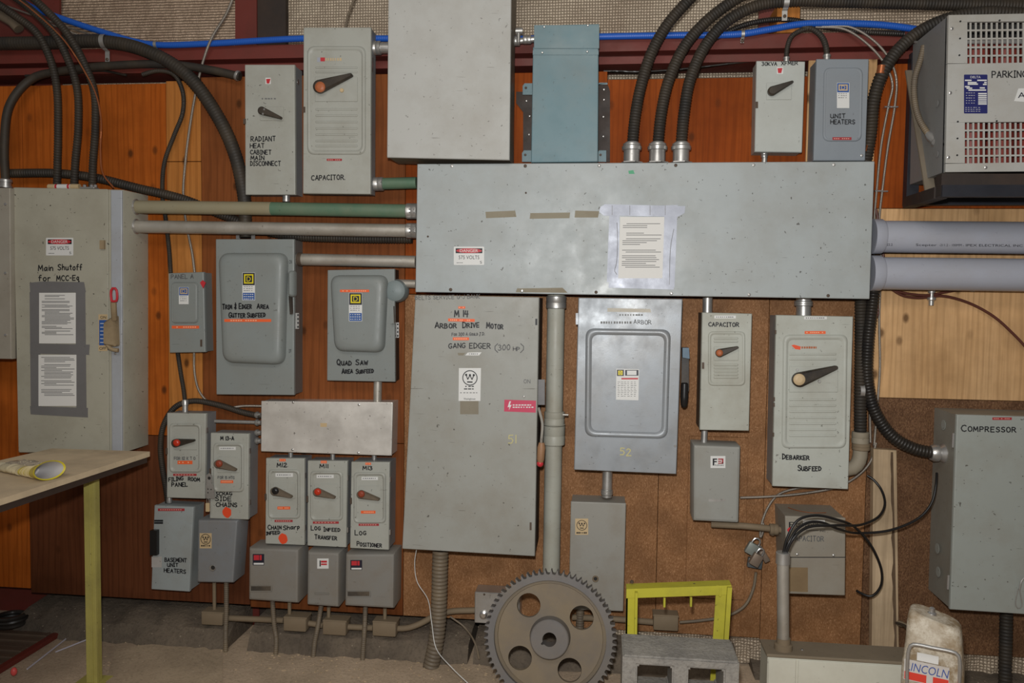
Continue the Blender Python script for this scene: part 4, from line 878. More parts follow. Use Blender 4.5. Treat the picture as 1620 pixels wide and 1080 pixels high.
# ---- basement unit heaters
g = paint('pale_blue_switch', (.30, .33, .33), .45, 0, (.2, .16, .11), .45, .6, 55)
t = enclosure('breaker_box', 'grey breaker box lettered BASEMENT UNIT HEATERS with a black toggle', 'breaker box', [(244, 799), (306, 802), (299.5, 936), (239, 932)], .11, g)
note(t, [('BASEMENT', 261, 888, 295, 889, 6), ('UNIT', 265, 896, 282, 896, 5.5), ('HEATERS', 260, 904.5, 294, 907, 6)], wpx=1.5)
tape(t, 250, 804, 292, 808, n=10); bm = B(); t.rect(bm, 241, 837, 252, 876, None, .022); t.part('toggle_guard', bm, M['black'], None, 'black toggle switch')
bm = B(); t.rect(bm, 244.5, 822, 258, 824.5, None, .003); t.rect(bm, 244.5, 825.5, 258, 828, None, .003); t.part('vent_slot', bm, M['ink'])
bm = B(); t.rect(bm, 240, 880, 256, 897, None, .0007); t.part('paper_label', bm, paint('worn_label', (.45, .44, .42), .7, 0, (.2, .15, .12), .5, 1, 56))
# ---- crown badge box
g = paint('slate_enamel', (.195, .205, .215), .45, 0, (.18, .14, .10), .5, .3, 57)
t = enclosure('starter_box', 'slate grey box with a gold circled W badge under the M13-A switch', 'motor starter', [(313, 822), (376, 823), (369, 922), (311.5, 921)], .12, g, lid=.0, bev=.008)
bm = B(); t.rect(bm, 316, 843, 335, 867, None, .001); o = t.part('maker_badge', bm, M['gold']); crown(t, 325.5, 852.5, 8, .121, 'ink', parent=o)
bm = B(); dashes(t, bm, 318, 863, 333, 1.8, .121, .0006, 2, 5); t.part('badge_lettering', bm, M['ink'], o)
bm = B(); t.disc(bm, 337, 897.5, 5, None, .008, 18); o = t.part('button_ring', bm, M['zinc']); bm = B(); t.disc(bm, 337, 897.5, 3.2, .128, .002, 14); t.part('push_button', bm, M['dark'], o)
# ---- three starters
SG = 'motor starter boxes under the row of three switches'
def starter(label, cs, d, seed, lab, slot, kind):
    g = paint('starter_grey_%d' % seed, (.215, .205, .185), .55, 0, (.19, .145, .095), .7, .3, seed)
    t = enclosure('starter_box', label, 'motor starter', cs, d, g, lid=0, bev=.012, group=SG)
    x0, y0, x1, y1 = lab; bm = B(); t.rect(bm, x0, y0, x1, y1, None, .0015); o = t.part('maker_badge', bm, M['white' if kind else 'labeldark'])
    w, h = x1 - x0, y1 - y0; bm = B()
    if kind:
        t.rect(bm, x0 + w * .32, y0 + h * .22, x1 - w * .15, y0 + h * .42, d + .0015, .0004); t.rect(bm, x0 + w * .32, y0 + h * .5, x1 - w * .15, y0 + h * .66, d + .0015, .0004)
    else:
        t.rect(bm, x0 + w * .08, y0 + h * .1, x1 - w * .45, y0 + h * .55, d + .0015, .0004); t.rect(bm, x0 + w * .6, y0 + h * .1, x1 - w * .22, y0 + h * .55, d + .0015, .0004)
    t.part('red_mark', bm, M['red'], o); bm = B()
    if kind: t.slab(bm, [(x0 + w * .2, y0 + h * .2), (x0 + w * .3, y0 + h * .2), (x0 + w * .3, y1 - h * .2), (x0 + w * .2, y1 - h * .2)], d + .0015, .0004)
    else: t.rect(bm, x0 + w * .08, y1 - h * .2, x1 - w * .05, y1 - h * .04, d + .0015, .0004)
    t.part('badge_lettering', bm, M['ink' if kind else 'white'], o)
    x0, y0, x1, y1 = slot; bm = B(); pad(bm, t.quad(x0, y0, x1, y1), t.y(), [(0, 0, .008), (.001, .004, .008), (.003, .004, .006), (.004, .001, .006)], 4); o = t.part('window_frame', bm, g)
    if not kind:
        bm = B(); t.rect(bm, x0 + 2, y0 + 2, x1 - 2.5, y1 - 2, d + .001, .0006); t.part('window', bm, paint('grimy_window', (.045, .038, .03), .6, 0, (.16, .12, .08), .9, .5, seed + 1), o)
    return t
starter('wide grey starter box below the M12 switch with a red and black badge', [(393.3, 866), (472.5, 868.5), (471.5, 954.5), (392.7, 949)], .13, 60, (400, 876, 418, 893.5), (395, 925, 431, 936), 0)
starter('narrow grey starter box below the M11 switch with a white badge', [(486, 872), (536.5, 874), (535.5, 961), (485, 957)], .13, 62, (502, 883, 520, 899), (497, 936.5, 521, 940.5), 1)
starter('wide grey starter box below the M13 switch, rightmost of the starters', [(546.3, 876), (624, 875.5), (622.8, 963), (545, 958.5)], .135, 64, (554.5, 885.5, 573, 901), (548, 933.5, 587, 944.5), 0)
# ---- M14
g = paint('motor_cabinet_enamel', (.30, .302, .275), .42, 0, (.20, .165, .115), .5, .75, 66)
t = m14 = enclosure('motor_starter_cabinet', 'large grey cabinet lettered M14 ARBOR DRIVE MOTOR GANG EDGER', 'motor starter', [(657, 466.5), (853, 470), (846, 880), (636, 868)], .26, g, lid=.02, bodymat=M['darksteel_shade'])
note(t, [('M 14', 719, 501, 741, 501, 10), ], wpx=2.1); note(t, [('Arbor', 688, 519, 722, 518.5, 9), ('Drive', 732, 518.5, 758, 517.5, 9), ('Motor', 770, 519, 796, 520.5, 9)], wpx=2.0)
note(t, [('GANG', 710, 551, 736, 550, 7.5), ('EDGER', 743, 550.5, 776, 551, 8)], wpx=1.6); note(t, [('(', 782, 555, 787, 555, 9), ('300', 788, 554, 807, 553, 8.5), ('HP', 812, 554.5, 822, 555, 6), (')', 823, 555, 828, 555, 9)], 'pencil', wpx=1.5)
note(t, [('For 300 A Gould T.D.', 715, 531, 767, 530, 4.5)], 'pencil', wpx=1.2); note(t, [('BELTS SERVICE U-J BANK', 657, 474, 759, 471.5, 6)], 'pencil', wpx=1.0, name='faint_handwriting', jit=.4)
tape(t, 725, 484.5, 736, 488, 'orange', n=3); tape(t, 709, 503.5, 751, 508, 'orange', n=12, slope=1); tape(t, 716.5, 533.5, 742, 538, 'orange', n=8)
bm = B(); t.slab(bm, [(736, 562), (740, 557.5), (762, 557), (758, 562)], None, .0008); t.part('white_tape', bm, M['white'])
bm = B(); dashes(t, bm, 742, 559.7, 757, 1.2, .2608, .0004, 1, 5); t.part('tape_lettering', bm, M['print'])
for q in ([(724, 558), (736, 558), (733, 562), (725, 562)], [(728, 634), (757, 634), (757, 655), (728, 655)]):
    bm = B(); t.slab(bm, q, None, .0004); t.part('glue_patch', bm, paint('glue_patch', (.24, .215, .165), .8, 0, (.15, .12, .08), .5, .3, 67))
bm = B(); t.slab(bm, [(726, 582), (761, 582), (760, 634), (725.5, 634)], None, .001); o = t.part('maker_plate', bm, M['white'])
crown(t, 743.5, 597.5, 12, .261, 'ink', parent=o)
bm = B(); dashes(t, bm, 736, 611, 751, 1.6, .261, .0004, 1, 3); dashes(t, bm, 734, 615, 753, 1.6, .261, .0004, 2, 3); dashes(t, bm, 728, 621, 758, .9, .261, .0004, 3, 6); printed(t, bm, 'Westinghouse', 733.5, 632, 752, 632, 3, .261); t.part('plate_lettering', bm, M['ink'], o)
bm = B(); t.slab(bm, [(798, 632), (848, 633.5), (847.5, 652.5), (797.5, 650.5)], None, .0008); o = t.part('warning_sticker', bm, flat('crimson_vinyl', (.52, .045, .10), .4), None, 'crimson warning sticker with a white lightning bolt')
bm = B(); t.slab(bm, [(806, 634.5), (808.5, 634.5), (806.5, 640.5), (809.5, 640), (805, 649), (806, 643.5), (803, 644)], .2608, .0004); dashes(t, bm, 811, 640.5, 843, 1.8, .2608, .0004, 5, 7); dashes(t, bm, 811, 644, 845, 1.8, .2608, .0004, 6, 8); t.part('sticker_lettering', bm, M['white'], o)
note(t, [('51', 804, 701, 816, 701, 13)], 'chalk', wpx=1.6); note(t, [('ON', 829, 606, 839, 606, 6)], 'pencil', wpx=.8, name='faint_handwriting')
bm = B(); t.rect(bm, 847, 504, 850, 514, None, .003); t.part('door_catch', bm, M['ink']); bm = B(); t.rect(bm, 838, 826, 841, 838, None, .003); t.part('door_catch', bm, M['rust'])
screw(t, 829, 627, 2, 'zinc')
bm = B(); t.rect(bm, 851, 600, 862, 640, .20, .004); o = t.part('handle_plate', bm, M['ductdark'])
bm = B(); tube(bm, [t.lp(852, 645, .23), t.lp(858, 670, .26), t.lp(857, 690, .27), t.lp(856, 702, .27)], .006, 8); h = t.part('handle_arm', bm, M['steelpipe'])
bm = B(); a, b = t.lp(857, 700, .27), t.lp(855, 730, .275); lathe(bm, a, b - a, [(0, .012), (.02, .017), (.07, .016), (.085, .011)], 14); gp = t.part('handle_grip', bm, paint('wood_grip', (.30, .16, .08), .5, 0, (.1, .05, .03), .5, 0, 68), h)
bm = B(); c = t.lp(854.5, 733, .275); bmesh.ops.create_uvsphere(bm, u_segments=14, v_segments=8, radius=.0145, matrix=Matrix.Translation(c)); t.part('grip_ball', bm, M['red'], h, 'red ball at the end of the handle')
# ---- 52
g = paint('steel_blue_enamel', (.29, .31, .33), .36, .2, (.20, .165, .12), .45, .6, 69)
t = enclosure('motor_starter_cabinet', 'bluish steel cabinet chalked 52 with a large rounded raised door panel', 'motor starter', [(915, 470.5), (1080, 472.5), (1070, 750), (908, 743)], .18, g, lid=.014, bodymat=M['darksteel_shade'])
c = [t.xz(926.5, 519), t.xz(1061.5, 521), t.xz(1056, 694), t.xz(925, 690)]
bm = B(); pad(bm, c, t.y(), [(0, 0, .04), (.004, .012, .04), (.010, .016, .04), (.020, .014, .035), (.027, .006, .03)], 8); t.part('door_panel', bm, g, None, None, 50)
dd = .186; bm = B(); t.slab(bm, [(975, 583), (1011, 584), (1010, 633), (974.5, 632)], dd, .0008); o = t.part('maker_label', bm, M['white'])
bm = B(); t.rect(bm, 976, 584.5, 987, 594.5, dd + .0008, .0004); t.rect(bm, 989, 585, 1010, 594, dd + .0008, .0004); t.part('badge_ground', bm, M['labeldark'], o)
bm = B(); t.rect(bm, 978, 586, 985, 593, dd + .0012, .0003); t.part('badge_mark', bm, M['yellow'], o); bm = B(); printed(t, bm, 'D', 980, 592, 983.5, 592, 5, dd, .0018); t.part('badge_lettering', bm, M['ink'], o)
bm = B(); t.rect(bm, 983, 597.5, 1009.5, 600, dd + .0008, .0003); t.part('red_stripe', bm, M['red'], o)
bm = B(); t.rect(bm, 992, 586, 1007, 593, dd + .0012, .0003); t.part('white_patch', bm, M['white'], o)
bm = B()
for k in range(9): dashes(t, bm, 977, 604 + k * 2.8, 1008, .6, dd + .0004, .0006, k, 6)
t.part('fine_print', bm, M['print'], o)
bm = B(); t.slab(bm, [(961, 487), (1029, 488.5), (1030, 494), (961, 493)], None, .0007); t.part('worn_tape', bm, paint('worn_tape', (.52, .49, .42), .6, 0, (.3, .25, .18), .5, .3, 70))
note(t, [('52', 981, 719.5, 998, 720.5, 11)], 'chalk', wpx=1.9); bm = B(); dashes(t, bm, 980, 498, 1018, 2.5, None, .0004, 4, 9); dashes(t, bm, 950, 510, 1000, 3.5, None, .0004, 6, 12); t.part('faint_handwriting', bm, M['faint']); note(t, [('ARBOR', 1003, 512, 1030, 513, 6.5)], 'pencil', wpx=1.2, name='faint_handwriting', jit=.35)
bm = B(); t.rect(bm, 911, 495, 915, 513, .17, .014); t.part('hinge', bm, g)
bm = B(); t.slab(bm, [(1078, 549), (1088, 549), (1089, 566), (1078, 564)], .12, .05); h = t.part('handle_cap', bm, paint('handle_blue', (.10, .16, .22), .4, 0, (.1, .08, .06), .3, .2, 71))
bm = B(); t.slab(bm, [(1078, 565), (1089, 566), (1089, 618), (1077, 617)], .125, .02); t.part('handle_arm', bm, M['lever'], h)
bm = B(); a, b = t.lp(1083, 605, .16), t.lp(1082, 645, .165); lathe(bm, a, b - a, [(0, .010), (.005, .0155), (.06, .0165), (.095, .014), (.105, .006)], 14); t.part('handle_grip', bm, M['black'], h)
bm = B(); t.disc(bm, 1068, 705, 2.2, None, .003, 10); t.part('rivet', bm, M['chrome'])
# ---- crown box lower centre
g = paint('dusty_box_grey', (.275, .265, .235), .5, 0, (.2, .155, .105), .65, .3, 72)
t = enclosure('starter_box', 'tall grey box with a gold circled W badge below the cabinet chalked 52', 'motor starter', [(903, 793), (990.5, 796), (986, 967), (899.5, 964)], .14, g, lid=.01)
bm = B(); t.rect(bm, 910, 820, 930.5, 845.5, None, .001); o = t.part('maker_badge', bm, M['gold']); crown(t, 920.5, 830.5, 8.3, .141, 'ink', parent=o)
bm = B(); dashes(t, bm, 912, 842.5, 929, 2.4, .141, .0006, 2, 6); t.part('badge_lettering', bm, M['ink'], o)
bm = B(); t.disc(bm, 942, 915, 5, None, .008, 16); o = t.part('button_ring', bm, M['dustymetal']); bm = B(); t.disc(bm, 942, 915, 3, .148, .002, 12); t.part('push_button', bm, M['dark'], o)
# ---- right capacitor switch
g = paint('sage_enamel', (.41, .42, .37), .45, 0, (.2, .16, .1), .45, .6, 73)
t = enclosure('disconnect_switch', 'narrow grey switch box lettered CAPACITOR under the right half of the wireway', 'disconnect switch', [(1111, 494), (1190, 496), (1185, 681.5), (1107, 680)], .17, g, bodymat=paint('shaded_side_tone', (.07, .055, .042), .6, 0, (.03, .02, .015), .5, .3, 74), lid=.03)  # darkness of the box sides put into the body colour
fp_face(t, (1120, 524, 1179, 610), (1129, 548, 1168, 570), (1138, 558, 1166, 549), g, [535, 540, 577, 582, 587, 592, 597], 'knoborange', 'lever', .006, .022, .006, 6.6, inner=(1129, 1168))
note(t, [('CAPACITOR', 1121, 516, 1169, 516.5, 6.2)], wpx=1.7)
bm = B(); t.rect(bm, 1130, 499, 1164, 503.5, None, .001); o = t.part('white_tape', bm, M['white']); bm = B(); dashes(t, bm, 1133, 501.3, 1161, 1.3, .171, .0005, 4, 9); t.part('tape_lettering', bm, M['print'], o)
bm = B(); t.rect(bm, 1110.5, 573, 1114, 583, None, .004); t.part('door_catch', bm, M['rust'])
# ---- furnas style box
g = paint('furn_grey', (.285, .285, .26), .5, 0, (.2, .16, .11), .5, .3, 75)
t = enclosure('starter_box', 'grey starter box with a white red-lettered badge below the right capacitor switch', 'motor starter', [(1097, 703), (1172, 706), (1169, 827.5), (1096.5, 824)], .145, g, lid=0, bev=.012, back=.013)
bm = B(); t.rect(bm, 1124, 721, 1147.5, 740, None, .001); o = t.part('maker_badge', bm, M['white'])
bm = B(); t.rect(bm, 1136, 725, 1144.5, 727, .146, .0004); t.rect(bm, 1142, 727, 1144.5, 733, .146, .0004); t.rect(bm, 1136, 728.6, 1141, 730.3, .146, .0004); t.rect(bm, 1136, 731.7, 1144.5, 733.4, .146, .0004); t.part('red_mark', bm, M['dymo'], o)
bm = B(); t.rect(bm, 1127.5, 725, 1134.5, 727, .146, .0004); t.rect(bm, 1127.5, 727, 1130, 736, .146, .0004); t.rect(bm, 1130, 729, 1134, 731, .146, .0004); printed(t, bm, 'FURNAS', 1131, 736.8, 1145, 736.8, 2.6, .146); t.part('badge_lettering', bm, M['ink'], o)
bm = B(); t.rect(bm, 1121, 789, 1148, 793, None, .001); o = t.part('serial_plate', bm, M['zinc'])
# ---- debarker
g = paint('debarker_enamel', (.43, .445, .40), .45, 0, (.2, .16, .1), .45, .6, 76)
t = enclosure('disconnect_switch', 'tall grey switch box lettered DEBARKER SUBFEED with a cream-hubbed lever', 'disconnect switch', [(1228, 498), (1350, 500.5), (1342, 774), (1222, 769)], .145, g, lid=.02)
fp_face(t, (1238.5, 529, 1341, 709), (1248, 579, 1325, 620), (1264, 600, 1321, 581), g, [560, 568, 632, 641.5, 651, 660.5, 670, 679.5, 689], 'knobcream', 'lever', .009, .03, .010, 12, inner=(1248, 1323), y2=2.5, kr=9.5)
bm = B(); t.disc(bm, 1296, 603, 2.6, .151, .006, 12); t.disc(bm, 1261, 585, 2.4, .151, .004, 12); t.part('lock_boss', bm, M['zinc'])
note(t, [('Debarker', 1237.5, 726, 1280, 727.5, 8.2), ('Subfeed', 1262, 744, 1299, 744.5, 8.5)], wpx=2.0)
bm = B(); t.rect(bm, 1272, 500.5, 1308, 505, None, .001); o = t.part('white_tape', bm, M['white']); bm = B(); dashes(t, bm, 1275, 502.8, 1305, 1.3, .146, .0005, 4, 9); t.part('tape_lettering', bm, M['print'], o)
tape(t, 1273, 523.5, 1306, 528, 'orange', n=9)
bm = B(); t.slab(bm, [(1252, 546), (1256, 545), (1267, 548), (1266, 553), (1258, 552)], .147, .0006); o = t.part('maker_mark', bm, flat('orange_red_mark', (.75, .09, .03), .5)); bm = B(); dashes(t, bm, 1268, 549.5, 1294, 3.2, .147, .0008, 5, 7); t.part('maker_lettering', bm, M['knoborange'], o)
for y in (525, 631, 640, 687):
    bm = B(); t.rect(bm, 1226 - (y - 500) * .022, y - 3, 1228.6 - (y - 500) * .022, y + 3, None, .004); t.part('door_catch', bm, M['rust'])
# ---- compressor
g = paint('compressor_enamel', (.30, .32, .295), .45, 0, (.2, .16, .11), .4, .75, 77)
t = comp = enclosure('electrical_cabinet', 'large grey cabinet lettered COMPRESSOR at the right edge', 'electrical cabinet', [(1514, 655.5), (1700, 661), (1690, 976), (1503, 964)], .23, g, lid=.016, bodymat=paint('compressor_side', (.24, .23, .195), .5, 0, (.16, .12, .08), .5, .4, 78))
note(t, [('Compressor', 1520.5, 682, 1607, 683.5, 10)], wpx=1.9, jit=.12); tape(t, 1570, 660, 1600.5, 664, n=9)
for y, in ((697,), (922,)):
    bm = B(); a = t.lp(1511.5 - (y - 655) * .035, y, .23); box(bm, a.x - .006, a.x + .002, a.y + .004, a.y + .014, a.z - .03, a.z + .03, .002, 1); t.part('hinge', bm, M['zinc'])
bm = B(); tube(bm, [t.lp(1622, 912, .236), t.lp(1616, 918, .24), t.lp(1613, 932, .24)], .0035, 7); tube(bm, [t.lp(1611, 931, .24), t.lp(1606.5, 955, .238), t.lp(1610, 962, .237), t.lp(1616, 960, .237), t.lp(1613, 931, .24)], .0018, 6); t.part('wire_seal', bm, M['zinc'])
for y, z in ((672, .10), (868, .10), (905, .12)):
    bm = B(); c = t.lp(1495, y, z); lathe(bm, (t.cs[0].x + .0025, c.y, c.z), (-1, 0, 0), [(0, .022), (.0008, .022), (.0012, .018)], 14); t.part('knockout', bm, g)
# ---- powersonic style capacitor
g = paint('capacitor_dusty', (.27, .245, .20), .55, 0, (.2, .15, .10), .6, .3, 79)
t = enclosure('capacitor_box', 'dusty grey capacitor box lettered CAPACITOR below the DEBARKER switch', 'capacitor', [(1242, 816), (1338, 819), (1337, 942), (1246, 939)], .22, g, lid=.004)
bm = B(); t.rect(bm, 1243, 880.5, 1338, 881.8, .22, .0006); t.part('panel_seam', bm, M['dark'])
for x, y in ((1261, 876.5), (1318.5, 878)): screw(t, x, y, 2.2, 'zinc')
bm = B(); t.slab(bm, [(1245, 897), (1278, 897.5), (1278, 936), (1247, 935)], None, .0008); t.part('rust_plate', bm, paint('brown_plate', (.24, .165, .085), .6, 0, (.13, .08, .04), .6, .3, 80))
note(t, [('CAPACITOR', 1252, 855, 1303, 856, 8)], 'pencil', wpx=1.4)
bm = B(); printed(t, bm, 'P', 1248, 834, 1258, 834, 9, .22); printed(t, bm, 'OWERSONIC', 1259, 833, 1305, 832, 6, .22); printed(t, bm, 'INC', 1297, 841, 1306, 841, 3.4, .22); t.rect(bm, 1275, 838.5, 1295, 839.2, .2205, .0004); t.part('maker_lettering', bm, M['ink'])
bm = B(); t.slab(bm, [(1245, 838), (1248, 834), (1250, 832.5), (1252, 835), (1254, 837.5), (1251, 842), (1249, 844), (1247, 841)], None, .0008); t.part('red_leaf', bm, M['red'])
bm = B(); t.rect(bm, 1270, 822, 1305, 827, None, .0008); t.part('white_tape', bm, M['white'])
bm = B(); z = t.cs[0].y + .001; tube(bm, [(t.lp(1247, 797, .08).x, t.y(.08), z), (t.lp(1262, 800, .12).x, t.y(.13), z), (t.lp(1285, 808, .16).x, t.y(.16), z), (t.lp(1305, 806, .13).x, t.y(.15), z)], .0015, 5); t.part('wire_scrap', bm, M['copper'])

# ================================================================== rigid pipes
def collar(t, px, py, d, ax, r, L, name='coupling', mat='zinc', label=None):
    c = P(px, py, d); ax = Vector(ax).normalized(); bm = B()
    lathe(bm, c - ax * L / 2, ax, [(0, r * .92), (.003, r), (L * .45, r), (L * .5, r * .96), (L * .55, r), (L - .003, r), (L, r * .92)], 18)
    return child(t, name, bm, M[mat], None, label)
def dots(t, pts, r, d, mat='chrome'):
    for x, y in pts:
        bm = B(); lathe(bm, P(x, y, d), (0, -1, 0), [(0, r), (.004, r), (.006, r * .5)], 10); child(t, 'set_screw', bm, M[mat])
X = (1, 0, 0); Z = (0, 0, 1)
pp = 1 / 353
t = pipe('conduit', 'olive and green painted long pipe, upper of two from main shutoff to wireway', 'pipe', [(200, 327, .10), (430, 330, .10)], .030, 'olive', smooth=False, group='two long pipes at the left', n=20)
bm = B(); tube(bm, [P(430, 330, .10), P(658, 334, .10)], .0297, 20, smooth=False); child(t, 'green_length', bm, M['greenpipe'], None, 'green painted length')
collar(t, 210, 327, .10, X, .036, .045); collar(t, 652, 334, .10, X, .035, .05); dots(t, ((205, 328), (210, 328)), .004, .136); dots(t, ((648, 331), (655, 331), (648, 336), (655, 336)), .0035, .135)
t = pipe('conduit', 'dusty beige pipe, lower of the two from the main shutoff to the wireway', 'pipe', [(200, 358, .10), (658, 365, .10)], .029, 'steelpipe', smooth=False, group='two long pipes at the left', n=20)
collar(t, 210, 358, .10, X, .035, .045); collar(t, 652, 365, .10, X, .034, .05); dots(t, ((205, 360), (210, 360)), .004, .135); dots(t, ((648, 362), (655, 362), (648, 367), (655, 367)), .0035, .134)
t = pipe('conduit', 'beige pipe with rusty end from the TRIM & EDGER switch to the wireway', 'pipe', [(468, 410, .065), (658, 414, .065)], .027, 'steelpipe', smooth=False, n=20)
collar(t, 475, 410, .065, X, .031, .02, 'end_bush', 'rust')
t = pipe('conduit', 'short galvanised pipe from the QUAD SAW switch to the wireway', 'pipe', [(627, 448, .05), (658, 449, .05)], .019, 'steelpipe', smooth=False, n=16)
t = pipe('conduit', 'short green painted pipe from the upper CAPACITOR switch into the wireway', 'pipe', [(588, 291, .075), (659, 289, .075)], .026, 'greenpipe', smooth=False, n=16); collar(t, 599, 291, .075, X, .031, .045); dots(t, ((597, 288), (603, 288)), .003, .107)
t = pipe('conduit', 'short galvanised pipe from the upper CAPACITOR switch to the blank box above', 'pipe', [(588, 76, .075), (616, 76, .075)], .024, 'zinc', smooth=False, n=16); collar(t, 596, 76, .075, X, .030, .04)
t = pipe('conduit', 'short zinc connector between the blank box and the blue box', 'pipe', [(813, 66, .075), (846, 62, .075)], .013, 'zinc', smooth=False, n=14); collar(t, 818, 65, .075, X, .021, .025); collar(t, 834, 63, .075, X, .018, .035)
bm = B(); a = P(816, 49, .09); cyl(bm, a, a + Vector((.03, 0, 0)), .013); cyl(bm, a + Vector((.012, 0, 0)), a + Vector((.012, 0, -.05)), .008); child(t, 'cable_clamp', bm, M['zinc'])
t = pipe('conduit', 'short zinc nipple below the QUAD SAW switch', 'pipe', [(598, 600, .05), (597, 636, .05)], .019, 'steelpipe', smooth=False, n=16)
t = pipe('conduit', 'grey painted pipe running down from the wireway behind the gear', 'pipe', [(880, 466, .10), (872, 905, .10)], .038, 'greypipe', smooth=False, n=24)
collar(t, 880, 478, .10, Z, .044, .055, 'coupling', 'zinc'); collar(t, 877, 661, .10, Z, .045, .06, 'coupling', 'greypipe'); collar(t, 876.5, 688, .10, Z, .048, .085, 'coupling', 'greypipe'); collar(t, 877, 671, .10, Z, .049, .006, 'coupling_lip', 'greypipe')
bm = B(); c = P(890, 656, .12); cyl(bm, c, c + Vector((.025, 0, 0)), .005, n=8); child(t, 'clamp_screw', bm, M['zinc'])
for lab, a, b, d, r, cz in (('short zinc pipe between the cabinet chalked 52 and the tall W-badged box', (961, 742), (960, 786), .085, .022, 778), ('short zinc pipe between the wireway and the right CAPACITOR switch', (1119.5, 468), (1119, 497), .085, .021, 0),
        ('short fat zinc pipe between the wireway and the DEBARKER switch', (1271.5, 468), (1271, 501), .075, .031, 480), ('thin zinc pipe between the right CAPACITOR switch and the starter box below it', (1114.5, 678), (1113.5, 706), .075, .014, 0),
        ('stub of zinc pipe under the RADIANT HEAT box', (453, 305), (453, 319), .05, .017, 0), ('zinc stub under the 30KVA box', (1210, 239), (1209, 257), .05, .012, 245)):
    t = pipe('conduit', lab, 'pipe', [(*a, d), (*b, d)], r, 'zinc', smooth=False, n=16)
    if cz: collar(t, b[0], cz, d, Z, r * 1.22, .022)
for k, (x, y) in enumerate(((460, 718.5), (526.5, 721), (592, 724))):
    t = pipe('conduit_nipple', 'short nipple between the aluminium trough and the %s switch' % ('M12', 'M11', 'M13')[k], 'pipe', [(x, y - 6, .05), (x, y + 9, .05)], .011, 'zinc', smooth=False, n=14)
# PVC
M['elbow'] = paint('dusty_elbow', (.27, .235, .175), .6, 0, (.15, .11, .07), .5, .3, 99)
t = pipe('pvc_conduit', 'big grey plastic conduit with black printing, upper of two at the right', 'pipe', [(1379, 374, .11), (1700, 377, .11)], .0655, 'pvc', smooth=False, n=32, group='two big plastic conduits')
bm = B(); a = P(1379, 374, .11); b = P(1397, 374, .11); lathe(bm, a, b - a, [(0, .0725), ((b - a).length * .8, .072), ((b - a).length, .066)], 32); child(t, 'bell_end', bm, M['pvc'])
def on_pipe(px, py, cx, cy, d, r):
    rr = ray(px, py); o = CAM; c = P(cx, cy, d)       # first hit of the ray with a cylinder along X
    A = rr.y ** 2 + rr.z ** 2; oy, oz = o.y - c.y, o.z - c.z; Bq = 2 * (rr.y * oy + rr.z * oz); C_ = oy * oy + oz * oz - r * r
    return o + rr * ((-Bq - math.sqrt(max(Bq * Bq - 4 * A * C_, 0))) / (2 * A))
def pipe_print(t, text, x0, y0, x1, y1, h, r=.0661):
    vs, fs = fontmesh(text); m0 = min(v[0] for v in vs); m1 = max(v[0] for v in vs); bm = B(); nv = []
    for a, b in vs:
        s = (a - m0) / (m1 - m0); px, py = x0 + (x1 - x0) * s, y0 + (y1 - y0) * s - b / .7 * h
        cy = 374 + (px - 1379) * .0094; nv.append(bm.verts.new(on_pipe(px, py, px, cy, .11, r)))
    for f in fs:
        try: bm.faces.new([nv[i] for i in f])
        except ValueError: pass
    return bm
for s, x0, x1 in (('C22.2', 1399, 1412), ('Scepter', 1449, 1482), ('-211.2 - 100MM -', 1486, 1525), ('IPEX ELECTRICAL INC', 1528, 1618)):
    child(t, 'printed_lettering', pipe_print(t, s, x0, 388.5 + (x0 - 1399) * .008, x1, 388.5 + (x1 - 1399) * .008, 3.6), M['ink'])
t = pipe('pvc_conduit', 'plain big grey plastic conduit, lower of two at the right', 'pipe', [(1377, 432, .11), (1700, 436, .11)], .067, 'pvc', smooth=False, n=32, group='two big plastic conduits')
bm = B(); a = P(1376, 432, .11); b = P(1395, 432, .11); lathe(bm, a, b - a, [(0, .074), ((b - a).length * .8, .0735), ((b - a).length, .0675)], 32); child(t, 'bell_end', bm, M['pvc'])
# capacitor pipe and elbow
t = pipe('conduit', 'dusty pipe from below the small starter box to the capacitor box', 'pipe', [(1125, 829, .09), (1180, 832, .10), (1238, 838, .11)], .014, 'dustymetal', n=14); collar(t, 1224, 837, .107, X, .024, .035, 'coupling', 'dustymetal')
bm = B(); lathe(bm, P(1222, 846, .107), Z, [(0, .008), (.012, .010), (.02, .006)], 10); child(t, 'clamp_screw', bm, M['dustymetal'])
t = pipe('conduit_elbow', 'fat dusty grey elbow entering the lower right of the DEBARKER switch', 'pipe', [(1361, 690, .09), (1361, 712, .09), (1359, 728, .09), (1350, 740, .09), (1337, 742, .09)], .030, 'elbow', n=18); collar(t, 1362, 706, .09, Z, .036, .03, 'coupling', 'dustymetal'); collar(t, 1361, 692, .09, Z, .035, .05, 'coupling', 'elbow')

# ================================================================== flexible hoses and cables
def hose(label, pts, r, mat='hose', rib=.011, cat='hose', name='flexible_conduit', group=None, n=10, depth=.16): return pipe(name, label, cat, pts, r, mat, rib, n, group, depth)
